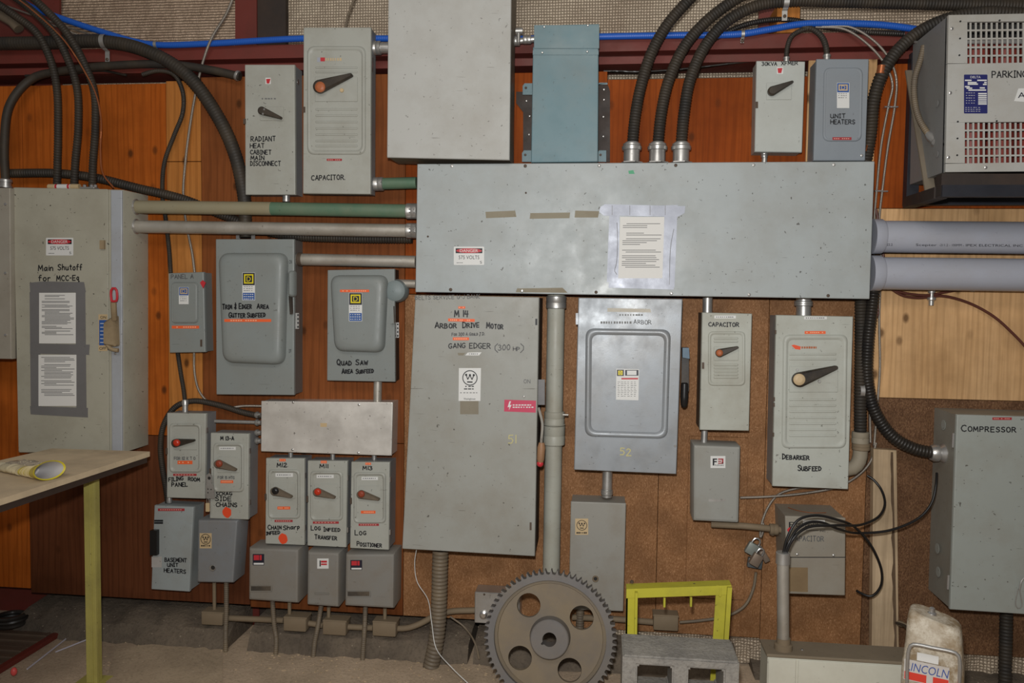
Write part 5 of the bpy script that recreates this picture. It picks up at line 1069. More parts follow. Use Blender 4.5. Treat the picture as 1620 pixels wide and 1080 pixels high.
# left bundle
t = hose('thick dusty black hose running along the girt and curving down to the TRIM & EDGER switch', [(-60, 70, .045), (60, 68, .045), (165, 66, .045), (230, 80, .045), (295, 118, .045), (345, 185, .045), (372, 245, .045), (386, 310, .045), (388, 345, .045), (389, 376, .05)], .031, 'hosed', .014, depth=.07)
t = hose('black hose arching from the left cabinet over the top of the plywood to a clamp', [(9, 288, .12), (7, 230, .11), (16, 165, .085), (50, 125, .045), (100, 112, .04), (190, 103, .035), (270, 102, .035), (330, 110, .035), (380, 121, .035)], .019, 'hosed', 0)
bm = B(); a, b = P(374, 119, .035), P(379, 121, .035); lathe(bm, a, b - a, [(0, .023), (.006, .024), (.012, .023)], 14); child(t, 'end_clamp', bm, M['zinc'])
fitting(t, P(9, 297, .12), P(9, 283, .12), .024)
GL = 'three black hoses dropping into the main shutoff cabinet'
for k, (lab, pts) in enumerate((('black ribbed hose into the main shutoff cabinet, leftmost of three', [(-40, -18, .10), (20, 22, .10), (58, 52, .10), (80, 95, .10), (90, 140, .10), (92, 200, .10), (91, 260, .10), (90, 300, .10)]),
        ('black ribbed hose into the main shutoff cabinet, middle of three', [(-30, -40, .115), (40, 8, .115), (84, 50, .115), (108, 95, .115), (122, 140, .115), (124, 200, .115), (119, 260, .115), (117, 300, .115)]),
        ('black ribbed hose into the main shutoff cabinet, right of three', [(-20, -60, .13), (50, -5, .13), (104, 50, .13), (133, 100, .13), (149, 145, .13), (151, 200, .13), (147, 260, .13), (146, 300, .13)]))):
    hose(lab, pts, .0175, 'hosed', .012, group=GL)
pipe('copper_line', 'thin copper coloured wire beside the three black hoses', 'wire', [(10, -15, .16), (50, 15, .16), (100, 62, .16), (135, 115, .155), (152, 150, .15), (160, 190, .15), (159, 240, .15), (163, 275, .155), (180, 297, .16)], .0038, 'copper', n=6)
hose('dark hose sagging behind the two long pipes right of the main shutoff', [(10, 274, .05), (90, 274, .05), (150, 281, .05), (220, 298, .05), (290, 315, .05), (360, 343, .045), (440, 370, .04), (550, 377, .04), (652, 378, .04)], .021, 'hosed', .012)
hose('thin black hose dropping from the girt to the PANEL A box', [(225, 118, .03), (250, 112, .03), (275, 118, .03), (289, 145, .03), (289, 178, .03), (275, 215, .03), (260, 258, .03), (257, 310, .03), (262, 345, .03), (268, 400, .04), (270, 432, .05)], .0105, 'hosed', .008)
AR = dict(mat='armour', rib=.0055, cat='cable', name='armoured_cable', n=8, depth=.22)
hose('thin armoured cable from the top of the photo down to the PANEL A box', [(372, -12, .06), (358, 22, .06), (335, 60, .055), (322, 95, .03), (313, 130, .02), (302, 190, .02), (294, 250, .02), (290, 310, .02), (295, 355, .02), (304, 400, .03), (308, 431, .05)], .0065, **AR)
hose('thin armoured cable from the PANEL A box to the aluminium trough', [(307, 556, .045), (308, 590, .02), (315, 618, .015), (330, 636, .015), (355, 645, .03), (385, 642, .04), (415, 642, .05)], .006, **AR)
t = hose('thin black hose from the PANEL A box to the FILING ROOM switch', [(281, 556, .04), (286, 590, .03), (291, 620, .035), (293, 640, .045)], .0105, 'hosed', .008); fitting(t, P(293, 656, .05), P(293, 632, .048), .013)
t = hose('black hose looping from the aluminium trough round the left of the FILING ROOM switch', [(413, 658, .06), (385, 652, .05), (345, 640, .03), (305, 634, .025), (278, 643, .025), (259, 672, .02), (254, 705, .02), (257, 740, .02), (263, 775, .03), (266, 796, .05)], .0135, 'hosed', .009)
bm = B(); lathe(bm, P(268, 795, .06), Z, [(0, .012), (.01, .014), (.03, .011)], 12); child(t, 'conduit_fitting', bm, M['zinc'])
t = pipe('conduit', 'thin zinc tube from the FILING ROOM switch to the aluminium trough', 'pipe', [(340, 666, .06), (413, 668, .06)], .0085, 'zinc', smooth=False, n=12)
for y in (656, 668, 684, 697):
    bm = B(); a = P(404, y, .06); lathe(bm, a, (1, 0, 0), [(0, .012), (.006, .016), (.014, .016), (.016, .011), (.028, .011)], 12); child(t, 'conduit_fitting', bm, M['zinc'])
bm = B(); w = [P(x, y, .012) for x, y in ((250, 341), (264, 339), (284, 341), (298, 339), (304, 345), (290, 349), (278, 346), (266, 345), (254, 347))]
rings(bm, [[(p.x, -.012, p.z) for p in w], [(p.x, -.0125, p.z) for p in w]])
pipe('black_cable', 'short black cables tucked behind the top edge of the plywood at the left', 'cable', [(40, 120, .012), (110, 117, .012), (160, 112, .012), (200, 119, .012)], .006, 'hose', n=6)
t = pipe('armoured_cable', 'pair of bright armoured cables slanting behind the blue hose at the top left', 'cable', [(-10, 2, .02), (40, 20, .02), (85, 36, .0), (150, 57, .0)], .0045, 'armour', .006, 8, None, .25)
bm = B(); tube(bm, [P(60, 30, .0), P(100, 46, .0), P(130, 58, .0)], .0045, 8, .006, .25); child(t, 'second_cable', bm, M['armour'])
pipe('plastic_pipe_end', 'blunt grey plastic pipe end poking in at the top left corner', 'pipe', [(-30, 8, .03), (5, 26, .03), (20, 35, .03), (30, 46, .03)], .024, 'hoseg', n=14)
# blue hose
t = pipe('blue_flexible_conduit', 'bright blue flexible conduit running along the red girt across the whole wall', 'hose', [(-30, -40, .06), (48, 10, .05), (100, 30, .04), (160, 50, .03), (215, 66, .03), (250, 71, .03), (330, 69, .03), (480, 61, .03), (620, 61, .03), (800, 62, .03), (950, 58, .03), (1060, 56, .03), (1170, 54, .03), (1215, 47, .03), (1270, 38, .03), (1340, 37, .03), (1400, 40, .03), (1470, 50, .03), (1560, 70, .03)], .0145, 'blueflex', .009, 12, None, .07)
def strap(label, px, py, d, r, w, tail, col='zinc'):
    c = P(px, py, d); bm = B()
    lo = [(c.y - r * 1.06 * math.sin(math.pi * k / 12), c.z + r * 1.06 * math.cos(math.pi * k / 12)) for k in range(13)]
    lo.append((c.y + .0, c.z - r * 1.06 - .002)); 
    yb = min(c.y + r * .6, -.013); lo += [(yb, c.z - r * 1.1 - .004), (yb, c.z - r * 1.1 - tail)]
    o = [(y - .002, z) for y, z in lo]
    rings(bm, [[(c.x - w / 2, y, z) for y, z in lo + o[::-1]], [(c.x + w / 2, y, z) for y, z in lo + o[::-1]]])
    t = solid('pipe_strap', label, 'pipe strap', bm, M[col]); bm = B(); lathe(bm, (c.x, yb - .002, c.z - r * 1.1 - tail * .6), (0, -1, 0), [(0, .007), (.004, .007), (.006, .004)], 10); child(t, 'screw', bm, M['rust']); return t
strap('zinc strap holding the thick dusty hose on the girt at the upper left', 166, 66, .045, .031, .022, .07)
strap('small zinc strap round the blue hose at the left', 247, 71, .03, .0150, .014, .018); strap('small zinc strap round the blue hose right of the three big black hoses', 1175, 54, .03, .0150, .014, .018)
# three black hoses into the wireway
GT = 'three black hoses entering the top of the wireway'
for k, (lab, pts, cx) in enumerate((('ribbed black hose into the wireway top, leftmost of three', [(1000, 236, .11), (1004, 190, .11), (1013, 140, .10), (1030, 85, .09), (1055, 40, .085), (1085, 5, .08), (1120, -30, .08)], 999),
        ('ribbed black hose into the wireway top, middle of three', [(1040, 236, .11), (1046, 180, .11), (1057, 130, .10), (1082, 75, .085), (1113, 38, .075), (1150, 8, .07), (1200, -22, .07)], 1039.5),
        ('ribbed black hose into the wireway, right of three, running off the right edge', [(1077, 236, .11), (1082, 180, .11), (1092, 125, .10), (1116, 72, .08), (1150, 34, .065), (1195, 10, .06), (1245, 2, .06), (1330, 3, .06), (1450, 6, .06), (1640, 10, .06)], 1077))):
    t = hose(lab, pts, .0245, 'hosed' if k else 'hosed', .012, group=GT, n=12)
    p0 = P(cx, 257, .11); bm = B(); lathe(bm, p0, (0, 0, 1), [(0, .034), (.05, .034), (.052, .041), (.066, .042), (.070, .037), (.078, .037), (.080, .030), (.085, .028)], 20); child(t, 'connector', bm, M['zinc'], None, 'bright metal connector')
    bm = B(); lathe(bm, P(cx, 257.5, .11) + Vector((0, 0, -.002)), (0, 0, 1), [(0, .048), (.004, .048)], 6); child(t, 'locknut', bm, M['zinc'])
strap('zinc strap on the amber wood block holding the long black hose', 1243, 3, .06, .0250, .022, .045)
hose('dark hose passing above the blue hose at the upper right', [(1130, 62, .015), (1170, 42, .015), (1215, 32, .02), (1255, 32, .02), (1300, 42, .02), (1360, 50, .02), (1430, 54, .02)], .012, 'hose', .009)
t = hose('short dark hose arching up from the 30KVA box', [(1244, 95, .05), (1245, 78, .05), (1252, 58, .04), (1268, 48, .03), (1285, 44, .025)], .0105, 'hosed', .008); fitting(t, P(1244, 99, .05), P(1244, 90, .05), .012)
t = hose('short dark hose arching up from the UNIT HEATERS box', [(1308, 94, .06), (1307, 76, .06), (1300, 58, .045), (1285, 46, .03), (1268, 42, .025)], .0125, 'hosed', .010); fitting(t, P(1308, 97, .06), P(1308, 86, .06), .014)
hose('thick black hose from behind the PARKING transformer down behind the wireway', [(1640, 25, .075), (1560, 20, .075), (1500, 30, .075), (1452, 52, .075), (1418, 82, .08), (1395, 118, .08), (1382, 160, .075), (1377, 210, .06), (1366, 280, .05), (1362, 380, .035), (1362, 470, .045), (1362, 560, .055), (1361, 640, .08), (1361, 692, .09)], .026, 'hosed', .013, n=12)
t = hose('thick black hose from the wireway curving down to the COMPRESSOR cabinet', [(1384, 440, .05), (1380, 480, .06), (1373, 540, .07), (1372, 600, .075), (1384, 650, .08), (1412, 690, .09), (1445, 709, .10), (1480, 717, .11)], .0265, 'hose', .013, n=12)
bm = B(); a = P(1472, 716, .11); lathe(bm, a, (1, 0, .0), [(0, .030), (.012, .036), (.03, .036), (.034, .028), (.05, .040), (.06, .040)], 18); child(t, 'connector', bm, M['zinc'], None, 'bright metal connector')
strap('thin zinc strap across the vertical hose beside the DEBARKER switch', 1362, 618, .075, .028, .018, .02)
pipe('plug_bush', 'small rusty orange plug at the end of a cut hose left of the PARKING transformer', 'plug', [(1395, 104, .09), (1393, 117, .09)], .017, 'copper', smooth=False, n=14)
GA = 'pair of bright armoured cables at the right'
hose('bright armoured cable arching beside the UNIT HEATERS box, outer of the pair', [(1300, 42, .03), (1345, 43, .035), (1383, 65, .05), (1408, 95, .05), (1418, 125, .05), (1416, 165, .02), (1405, 230, .02), (1396, 300, .02), (1391, 350, .015), (1394, 410, .015), (1391, 500, .015), (1392, 580, .015), (1388, 640, .015), (1383, 705, .015)], .0055, group=GA, **AR)
hose('bright armoured cable arching beside the UNIT HEATERS box, inner of the pair', [(1290, 43, .03), (1335, 46, .035), (1375, 72, .05), (1402, 105, .05), (1412, 135, .05), (1406, 165, .02), (1394, 230, .02), (1387, 300, .02), (1383, 350, .015), (1382, 410, .015), (1376, 480, .015), (1375, 600, .015), (1376, 650, .015), (1377, 700, .015)], .0055, group=GA, **AR)
for x, y, w_ in ((1403, 170, 'inner armoured cable beside the UNIT HEATERS box'), (1414, 170, 'outer armoured cable beside the UNIT HEATERS box'), (1388, 302.5, 'inner armoured cable level with the wireway'), (1398, 303, 'outer armoured cable level with the wireway')):
    bm = B(); c = P(x, y, .013); box(bm, c.x - .014, c.x + .014, -.028, -.001, c.z - .003, c.z + .003, .001, 1); solid('cable_staple', 'small bright staple on the ' + w_, 'staple', bm, M['chrome'], 'cable staples on the right-hand cables')
pipe('copper_line', 'shiny twisted copper wire slanting down from the transformer to the UNIT HEATERS box', 'wire', [(1441, 70, .02), (1412, 105, .02), (1397, 140, .02), (1384, 180, .03), (1374, 222, .06), (1370, 238, .10)], .004, 'copper', .008, 6, None, .3)
pipe('brown_cable', 'brown cable sagging under the plastic conduits and off to the right edge', 'cable', [(1386, 330, .02), (1391, 360, .02), (1397, 400, .015), (1404, 448, .02), (1425, 466, .02), (1452, 471, .02), (1490, 468, .02), (1530, 478, .02), (1570, 499, .02), (1600, 525, .02), (1628, 556, .02), (1665, 620, .02), (1690, 665, .03)], .0058, 'browncable', n=8)
pipe('brown_cable', 'brown cable rising from the connector to the underside of the lower plastic conduit', 'cable', [(1378, 440, .02), (1398, 453, .02), (1425, 462, .02), (1465, 467, .022), (1500, 461, .02), (1535, 456, .02)], .0055, 'browncable', n=8)
bm = B(); lathe(bm, P(1473, 483, .02), Z, [(0, .010), (.02, .011), (.024, .018), (.034, .018), (.036, .009), (.052, .009), (.054, .015), (.066, .015)], 14); solid('cable_connector', 'small zinc connector hanging on the brown cables', 'connector', bm, M['zinc'])
bm = B(); lathe(bm, P(1538, 461, .012), Z, [(0, .010), (.012, .012), (.02, .006)], 12); solid('cable_clip', 'small zinc clip under the lower plastic conduit', 'clip', bm, M['zinc'])
pipe('brown_cable', 'loop of brown cable at the lower right corner of the wireway', 'cable', [(1377, 462, .03), (1384, 468, .05), (1389, 485, .06), (1388, 500, .06), (1382, 504, .06), (1377, 494, .06), (1376, 478, .05)], .0045, 'browncable', n=7)
t = hose('dark ribbed hose hanging in front of the transformer bracket', [(1462, 72, .17), (1456, 95, .17), (1447, 125, .18), (1447, 160, .19), (1455, 190, .22), (1471, 216, .26)], .012, 'hoseg', .009)
bm = B(); a, b = P(1468, 212, .26), P(1481, 224, .29); lathe(bm, a, b - a, [(0, .014), (.02, .018), (.045, .018), (.05, .022), (.065, .022)], 14); child(t, 'connector', bm, M['zinc'], None, 'bright metal connector')
bm = B()
for q in ((1441, 70, .06), ):
    a = [P(1428, 74, .03), P(1445, 66, .08), P(1463, 68, .14), P(1466, 74, .15), P(1465, 103, .15)]
    tube(bm, a, .005, 6, smooth=False)
solid('angle_bracket', 'thin bent zinc hanger at the upper left corner of the transformer', 'bracket', bm, M['zinc'])
hose('armoured cable running from the starter box under the DEBARKER switch up to the right', [(1171, 787, .06), (1220, 785, .045), (1280, 779, .04), (1330, 768, .04), (1362, 748, .04), (1378, 728, .03), (1386, 700, .02)], .0058, **AR)
t = hose('armoured cable dropping from below the DEBARKER switch with the padlocks', [(1300, 770, .03), (1262, 772, .03), (1230, 783, .03), (1212, 808, .03), (1203, 838, .05), (1203, 850, .06), (1208, 838, .05), (1207, 826, .03)], .0058, **AR)
hose('dusty cable curling from behind the padlocks down to the floor box', [(1196, 905, .015), (1192, 930, .02), (1178, 958, .03), (1150, 974, .04), (1110, 981, .05), (1075, 984, .06)], .007, 'hoseg', .007, cat='cable', name='armoured_cable')
hose('ribbed grey hose from below the M14 cabinet down to the floor', [(697, 870, .15), (696, 900, .15), (695, 940, .15), (693, 985, .155), (688, 1025, .165), (679, 1064, .17), (677, 1072, .171)], .0365, 'hoseg', .017, n=16)
pipe('white_wire', 'thin white wire trailing from the M14 cabinet to the floor', 'wire', [(659, 868, .20), (656, 890, .20), (660, 920, .2), (677, 948, .21), (683, 985, .23), (690, 1025, .26), (715, 1056, .34), (745, 1085, .4)], .0018, 'white', n=6)
# ---- drops and junction boxes along the floor
GF = 'ribbed conduit drops from the starters to the floor'
for lab, pts in (('ribbed drop from the slate W-badged box to the floor', [(358, 918, .07), (358, 970, .10), (357, 1000, .13), (357, 1031, .15)]), ('ribbed drop from the wide M12 starter to the floor', [(431, 950, .07), (434, 990, .11), (437, 1010, .13), (436, 1038, .15)]),
        ('ribbed drop from the narrow M11 starter to the floor', [(508, 958, .07), (503, 990, .11), (498, 1015, .13), (495, 1045, .15)]), ('ribbed drop from the wide M13 starter to the floor', [(578, 960, .07), (577, 990, .11), (575, 1020, .13), (573, 1053, .15)])):
    hose(lab, pts, .0115, 'hoseg', .009, group=GF)
GJ = 'dusty conduit junction boxes along the foot of the wall'
jb = M['dustymetal']
def jbox(label, x0, y0, x1, y1, d, top, x2=None):
    bm = B(); a, b = P(x0, y0, d), P(x1, y1, d); box(bm, a.x, b.x, -d, -d + .075, b.z, a.z, .006, 2); t = solid('conduit_box', label, 'junction box', bm, jb, GJ)
    bm = B(); box(bm, a.x - .002, b.x + .002, -d + .004, -d + .073, a.z - .006, a.z + .004, .003, 1); child(t, 'lid', bm, jb)
    if top: 
        bm = B(); p = P(top[0], top[1], d - .04); cyl(bm, (p.x, -d + .04, a.z), (p.x, -d + .04, p.z), .0085 if x2 is None else x2, n=12); child(t, 'conduit_stub', bm, jb)
    return t
jbox('dusty conduit box below the slate W-badged box, leftmost on the wall foot', 318, 969, 352, 990, .12, (339, 921)); jbox('dusty conduit box below the wide M12 starter', 448, 977, 484, 1000, .12, (458, 952))
jbox('dusty conduit box below the narrow M11 starter', 510, 982, 547, 1006, .12, (520, 960)); jbox('dusty conduit box below the wide M13 starter', 589, 984, 626, 1008, .12, (609, 962)); jbox('dusty conduit box seen through the yellow frame', 1034, 974, 1073, 999, .10, None)
jp = [(352, 977, .09), (450, 981, .09)]
for lab, pts in (('dusty pipe between the first and second conduit boxes at the wall foot', [(353, 977, .08), (449, 981, .08)]), ('dusty pipe between the second and third conduit boxes', [(485, 985, .08), (511, 989, .08)]), ('dusty pipe between the third and fourth conduit boxes', [(548, 991, .08), (590, 993, .08)]),
        ('dusty bent pipe from the last conduit box up to the galvanised box behind the gear', [(627, 994, .08), (645, 993, .08), (665, 986, .075), (688, 974, .07), (712, 967, .065), (752, 965, .06)]), ('dusty pipe from behind the gear to the conduit box in the yellow frame', [(905, 976, .06), (975, 979, .06), (1036, 984, .06)])):
    pipe('conduit', lab, 'pipe', pts, .0135, 'dustymetal', smooth=len(pts) > 2, n=12)
t = pipe('conduit', 'ribbed dusty pipe standing behind the gear under the tall W-badged box', 'pipe', [(918, 962, .06), (917, 1000, .07), (916, 1040, .09), (915, 1075, .12)], .019, 'hoseg', .011, n=12)
pipe('dark_cable', 'thin dark cable curving behind the gear from the galvanised box', 'cable', [(712, 975, .05), (735, 992, .055), (752, 1018, .11), (758, 1042, .13)], .0045, 'hoseg', n=6)
bm = B(); a, b = P(751, 936, .10), P(822, 989, .10); box(bm, a.x, b.x, -.10, -.001, b.z, a.z, .003, 1); t = solid('junction_box', 'bright galvanised box half hidden behind the gear', 'junction box', bm, M['zinc'])
bm = B(); lathe(bm, P(765, 972, .10), (0, -1, 0), [(0, .019), (.008, .018), (.012, .010)], 16); child(t, 'knockout_plug', bm, M['chrome']); 
for x, y in ((766, 940), (800, 943)):
    bm = B(); lathe(bm, P(x, y, .10), (0, -1, 0), [(0, .005), (.003, .004)], 10); child(t, 'screw', bm, M['rust'])
pipe('conduit', 'dark ribbed pipe below the COMPRESSOR cabinet at the right edge', 'pipe', [(1592, 968, .08), (1591, 1020, .10), (1590, 1070, .13), (1590, 1100, .15)], .026, 'hosed', .014, n=12)
bm = B(); a, b = P(1545, 1030, .12), P(1545, 1030, .12); c = PF(1560, 1052, .036); lathe(bm, (c.x - .09, c.y, .038), (1, 0, .0), [(0, .013), (.02, .014), (.03, .014), (.06, .034), (.10, .036), (.17, .036), (.18, .03)], 18); t = solid('plastic_bottle', 'dark blue plastic bottle lying on the floor right of the dirty beige case', 'bottle', bm, flat('navy_bottle', (.012, .02, .09), .15, 0, .6))

hose('thin brown armoured cable rising from the tall CAPACITOR switch at the top', [(547, 46, .09), (549, 30, .09), (556, 10, .09), (566, -14, .09)], .0058, **dict(AR, mat='hoseg'))
pipe('black_cable', 'thin dark cable lying in the gap above the plywood near the 30KVA box', 'cable', [(955, 112, .0), (1020, 113, .0), (1090, 108, .0), (1150, 101, .0), (1200, 96, .0)], .004, 'hose', n=6)

# ================================================================== things on top and on the floor
# fuse and clamp on the main shutoff cabinet
zt = P(100, 297.5, .2).z + .0005
bm = B(); a = P(76, 291, .15); b = P(126, 291, .15); zc = zt + .0125
lathe(bm, (P(88, 291, .15).x, -.15, zc), (1, 0, 0), [(0, .012), ((P(112, 291, .15).x - P(88, 291, .15).x), .012)], 16)
t = solid('cartridge_fuse', 'cartridge fuse with brass ends and red band lying on the main shutoff cabinet', 'fuse', bm, M['white'])
bm = B()
for x0, x1 in ((76, 88), (112, 126)): lathe(bm, (P(x0, 291, .15).x, -.15, zc), (1, 0, 0), [(0, .009), (.004, .0125), (P(x1, 291, .15).x - P(x0, 291, .15).x, .0125)], 16)
child(t, 'brass_cap', bm, M['gold']); bm = B()
for x in (88.5, 108): lathe(bm, (P(x, 291, .15).x, -.15, zc), (1, 0, 0), [(0, .0123), (.010, .0123)], 16)
child(t, 'red_band', bm, M['red'])
bm = B(); box(bm, P(130, 291, .16).x, P(153, 291, .16).x, -.18, -.14, zt, zt + .008, .002, 1); t = solid('cable_clamp', 'bright zinc clamp beside the fuse on the main shutoff cabinet', 'clamp', bm, M['zinc'])
for x in (134, 145, 151):
    bm = B(); lathe(bm, (P(x, 291, .16).x, -.16, zt + .008), Z, [(0, .008), (.01, .008), (.014, .004)], 10); child(t, 'bolt', bm, M['chrome'])
# padlocks and hasp
def padlock(label, px, py, d, w, ang, mat, h=None, group='padlocks hanging by the capacitor box'):
    c = P(px, py, d); s = 1 / 353; w *= s; h = (h * s) if h else w * 1.15
    rot = Matrix.Rotation(math.radians(ang), 3, 'Y'); t = thing('padlock', label, 'padlock', c, 0, group, rot); bm = B(); box(bm, -w / 2, w / 2, -.013, .013, -h / 2, h / 2, .004, 2); t.part('lock_body', bm, mat)
    bm = B(); pts = [Vector((-w * .3, 0, h * .45)), Vector((-w * .3, 0, h * .8)), Vector((-w * .16, 0, h * 1.0)), Vector((w * .16, 0, h * 1.0)), Vector((w * .3, 0, h * .8)), Vector((w * .3, 0, h * .45))]; tube(bm, pts, .0042, 8); t.part('shackle', bm, M['chrome']); return t
padlock('blue-grey padlock with a bright shackle, topmost of the bunch by the capacitor box', 1190, 868, .085, 18, 28, paint('lock_grey', (.21, .23, .21), .5, .3, (.2, .15, .1), .5, .3, 90), 18)
padlock('brownish padlock with a keyhole, in the middle of the bunch by the capacitor box', 1196, 885, .11, 15, 28, paint('lock_brown', (.22, .17, .13), .5, .4, (.15, .1, .07), .5, .3, 91), 19)
padlock('narrow brown padlock tilted the other way at the right of the bunch', 1209, 879, .075, 9, -32, paint('lock_brown', (.2, .16, .12)), 19)
padlock('dark blue padlock hanging lowest behind the other padlocks', 1194, 890, .05, 22, 8, paint('lock_slate', (.10, .12, .13), .5, .3, (.2, .15, .1), .4, .3, 92), 15)
bm = B(); pts = [P(322, 776, .125), P(323, 790, .13), P(328, 792, .128), P(331, 780, .122)]
q = [P(x, y, .127) for x, y in ((326, 752), (331, 748), (336, 752), (336, 764), (339, 772), (340, 788), (327, 788), (326, 770), (328, 762))]
rings(bm, [[(p.x, -.127, p.z) for p in q], [(p.x, -.131, p.z) for p in q]]); t = solid('lockout_hasp', 'zinc lockout hasp hanging on the left edge of the M13-A switch', 'hasp', bm, M['zinc'])
bm = B()
for x, y in ((331, 756), (329, 773.5), (329, 779), (334, 774)): lathe(bm, P(x, y, .131), (0, -1, 0), [(0, .0075 if y == 756 else .003), (.0006, .0075 if y == 756 else .003)], 12)
child(t, 'holes', bm, M['dark'])
bm = B(); a = P(326, 795, .135); b = P(332, 809, .135); box(bm, a.x, b.x, -.143, -.132, b.z, a.z, .002, 1); t = solid('padlock', 'small brass padlock hanging under the lockout hasp', 'padlock', bm, M['gold']); bm = B(); tube(bm, [P(327.5, 796, .1375), P(327.5, 788, .1375), P(330.5, 788, .1375), P(330.5, 796, .1375)], .0018, 6); child(t, 'shackle', bm, M['chrome'])
# ---- work table
TH = .94
tp = [PF(237, 714, TH), PF(82, 709, TH), PF(-2, 728.3, TH), Vector((-2.95, -.62, TH)), Vector((-2.95, -1.75, TH)), Vector((PF(2, 797, TH).x - .07, -1.75, TH))]
t = thing('work_table', 'old work table with a bare board top and yellow angle iron leg at the left', 'table', (-2.4, -.9, 0))
bm = B(); rings(bm, [[(p.x, p.y, TH - .022) for p in tp], [(p.x, p.y, TH) for p in tp]]); child(t, 'table_top', bm, M['tabletop'])
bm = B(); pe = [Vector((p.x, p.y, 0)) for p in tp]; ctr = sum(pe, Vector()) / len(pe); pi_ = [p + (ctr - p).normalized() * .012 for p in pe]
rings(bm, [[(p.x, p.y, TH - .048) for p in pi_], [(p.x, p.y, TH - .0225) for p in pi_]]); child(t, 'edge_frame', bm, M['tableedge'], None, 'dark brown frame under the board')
lx = PF(141.5, 1085, 0)
def leg(x, y):
    bm = B(); w = .048; zt = TH - .048
    box(bm, x - w / 2, x + w / 2, y - .004, y + .003, 0.006, zt, .001, 1); box(bm, x + w / 2 - .007, x + w / 2, y + .003, y + .032, 0.006, zt, .001, 1); box(bm, x + w * .10, x + w * .17, y - .010, y - .004, 0.006, zt, .002, 1)
    lg = child(t, 'leg', bm, M['yellowd'], None, 'yellow painted angle iron leg'); bm = B(); box(bm, x - .07, x + .05, y - .06, y + .07, 0, .006, .001, 1); child(t, 'foot_plate', bm, M['yellowd'], lg)
leg(lx.x, lx.y + .02); leg(lx.x, -1.65); leg(-2.87, -.80); leg(-2.87, -1.65)
# yellow striped glove-like sleeve on the table
a, b, c = PF(92, 752, TH), PF(64, 749, TH), PF(38, 749, TH)
def ell(c, ax, rx, rz, sk=0.0, n=22):
    s = Vector((-ax.y, ax.x, 0)).normalized()
    return [Vector((c.x, c.y, c.z)) + s * math.cos(2 * math.pi * k / n) * rx + Vector((0, 0, 1)) * math.sin(2 * math.pi * k / n) * rz + ax * sk * math.cos(2 * math.pi * k / n) for k in range(n)]
Bx = PF(40, 752, TH); Ex = PF(88, 752, TH); ax = Vector((.93, -.37, 0)).normalized(); bm = B(); L = .15; p0 = Vector((Bx.x, Bx.y, TH)); lo = []
for k in range(25):
    s = k / 24; rx = .030 + .032 * s ** 1.5; rz = .017 + .019 * s ** 1.6; rx += .0012 * math.sin(k * 2.0) * (1 - s); c = p0 + ax * (L * s) + Vector((0, 0, rz + .0015)); lo.append(ell(c, ax, rx, rz, 0))
for k in range(14):
    s = 1 - k / 13 * .75; rx = (.030 + .032 * s ** 1.5) * .90; rz = (.017 + .019 * s ** 1.6) * .88; c = p0 + ax * (L * s - .001) + Vector((0, 0, (.017 + .019 * s ** 1.6) + .0015)); lo.append(ell(c, ax, rx, rz, 0))
rings(bm, lo[:25], True, False); t = solid('work_glove', 'yellow striped cuff with a white lining lying open on the work table', 'glove', bm, M['yellow'])
m2 = paint('yellow_knit', (.62, .50, .10), .7, 0, (.3, .2, .08), .4, .1, 93); t.root.data.materials[0] = m2
bm = B(); rings(bm, lo[25:], False, True); child(t, 'lining', bm, flat('lining_white', (.55, .53, .52), .7), None, 'white lining inside the cuff')
bm = B(); rings(bm, [lo[24], [q + ax * .003 for q in lo[24]], lo[25]], False, False); child(t, 'rim', bm, flat('rim_yellow', (.62, .52, .03), .5), None, 'bright yellow rim')
bm = B()
for k in range(1, 8):
    i = k * 2 + 1; tube(bm, [Vector(q) for q in lo[i]] + [Vector(lo[i][0])], .0018, 5, smooth=False)
child(t, 'stripe', bm, flat('stripe_pale', (.66, .55, .33), .7), None, 'pale knitted ribs')
bm = B(); lo2 = []
for k in range(18):
    s = k / 17; r_ = random.Random(k); rx = .034 - .006 * s + r_.uniform(-.004, .004); rz = .014 + r_.uniform(-.003, .004); c = p0 - ax * (.005 + .15 * s) + Vector((0, 0, rz + .001)); lo2.append(ell(c, ax, rx, rz))
rings(bm, lo2); child(t, 'hand_part', bm, paint('crumpled_cream', (.50, .42, .26), .7, 0, (.6, .58, .52), .6, 0, 94), None, 'crumpled cream hand of the glove')
bm = B(); r_ = random.Random(5); g0 = p0 - ax * .06 + Vector((.0, .045, .008))
bmesh.ops.create_icosphere(bm, subdivisions=3, radius=1)
for v in bm.verts:
    n_ = v.co.normalized(); k = 1 + .16 * math.sin(n_.x * 9 + 1) * math.cos(n_.y * 8) + .1 * math.sin(n_.z * 14 + n_.x * 6); v.co = Vector((n_.x * .085 * k, n_.y * .03 * k, max(n_.z * .021 * k + .014, -.0055)))
for v in bm.verts: v.co = v.co + Vector((g0.x, g0.y, TH + .008))
mt, tt_, bb = base_mat('clear_wrap', .18, 0, .5); bb.inputs['Transmission Weight'].default_value = .75; bb.inputs['Base Color'].default_value = (.75, .7, .6, 1); bb.inputs['IOR'].default_value = 1.1
solid('plastic_wrap', 'crumpled clear plastic wrapping behind the striped glove on the work table', 'plastic bag', bm, mt)
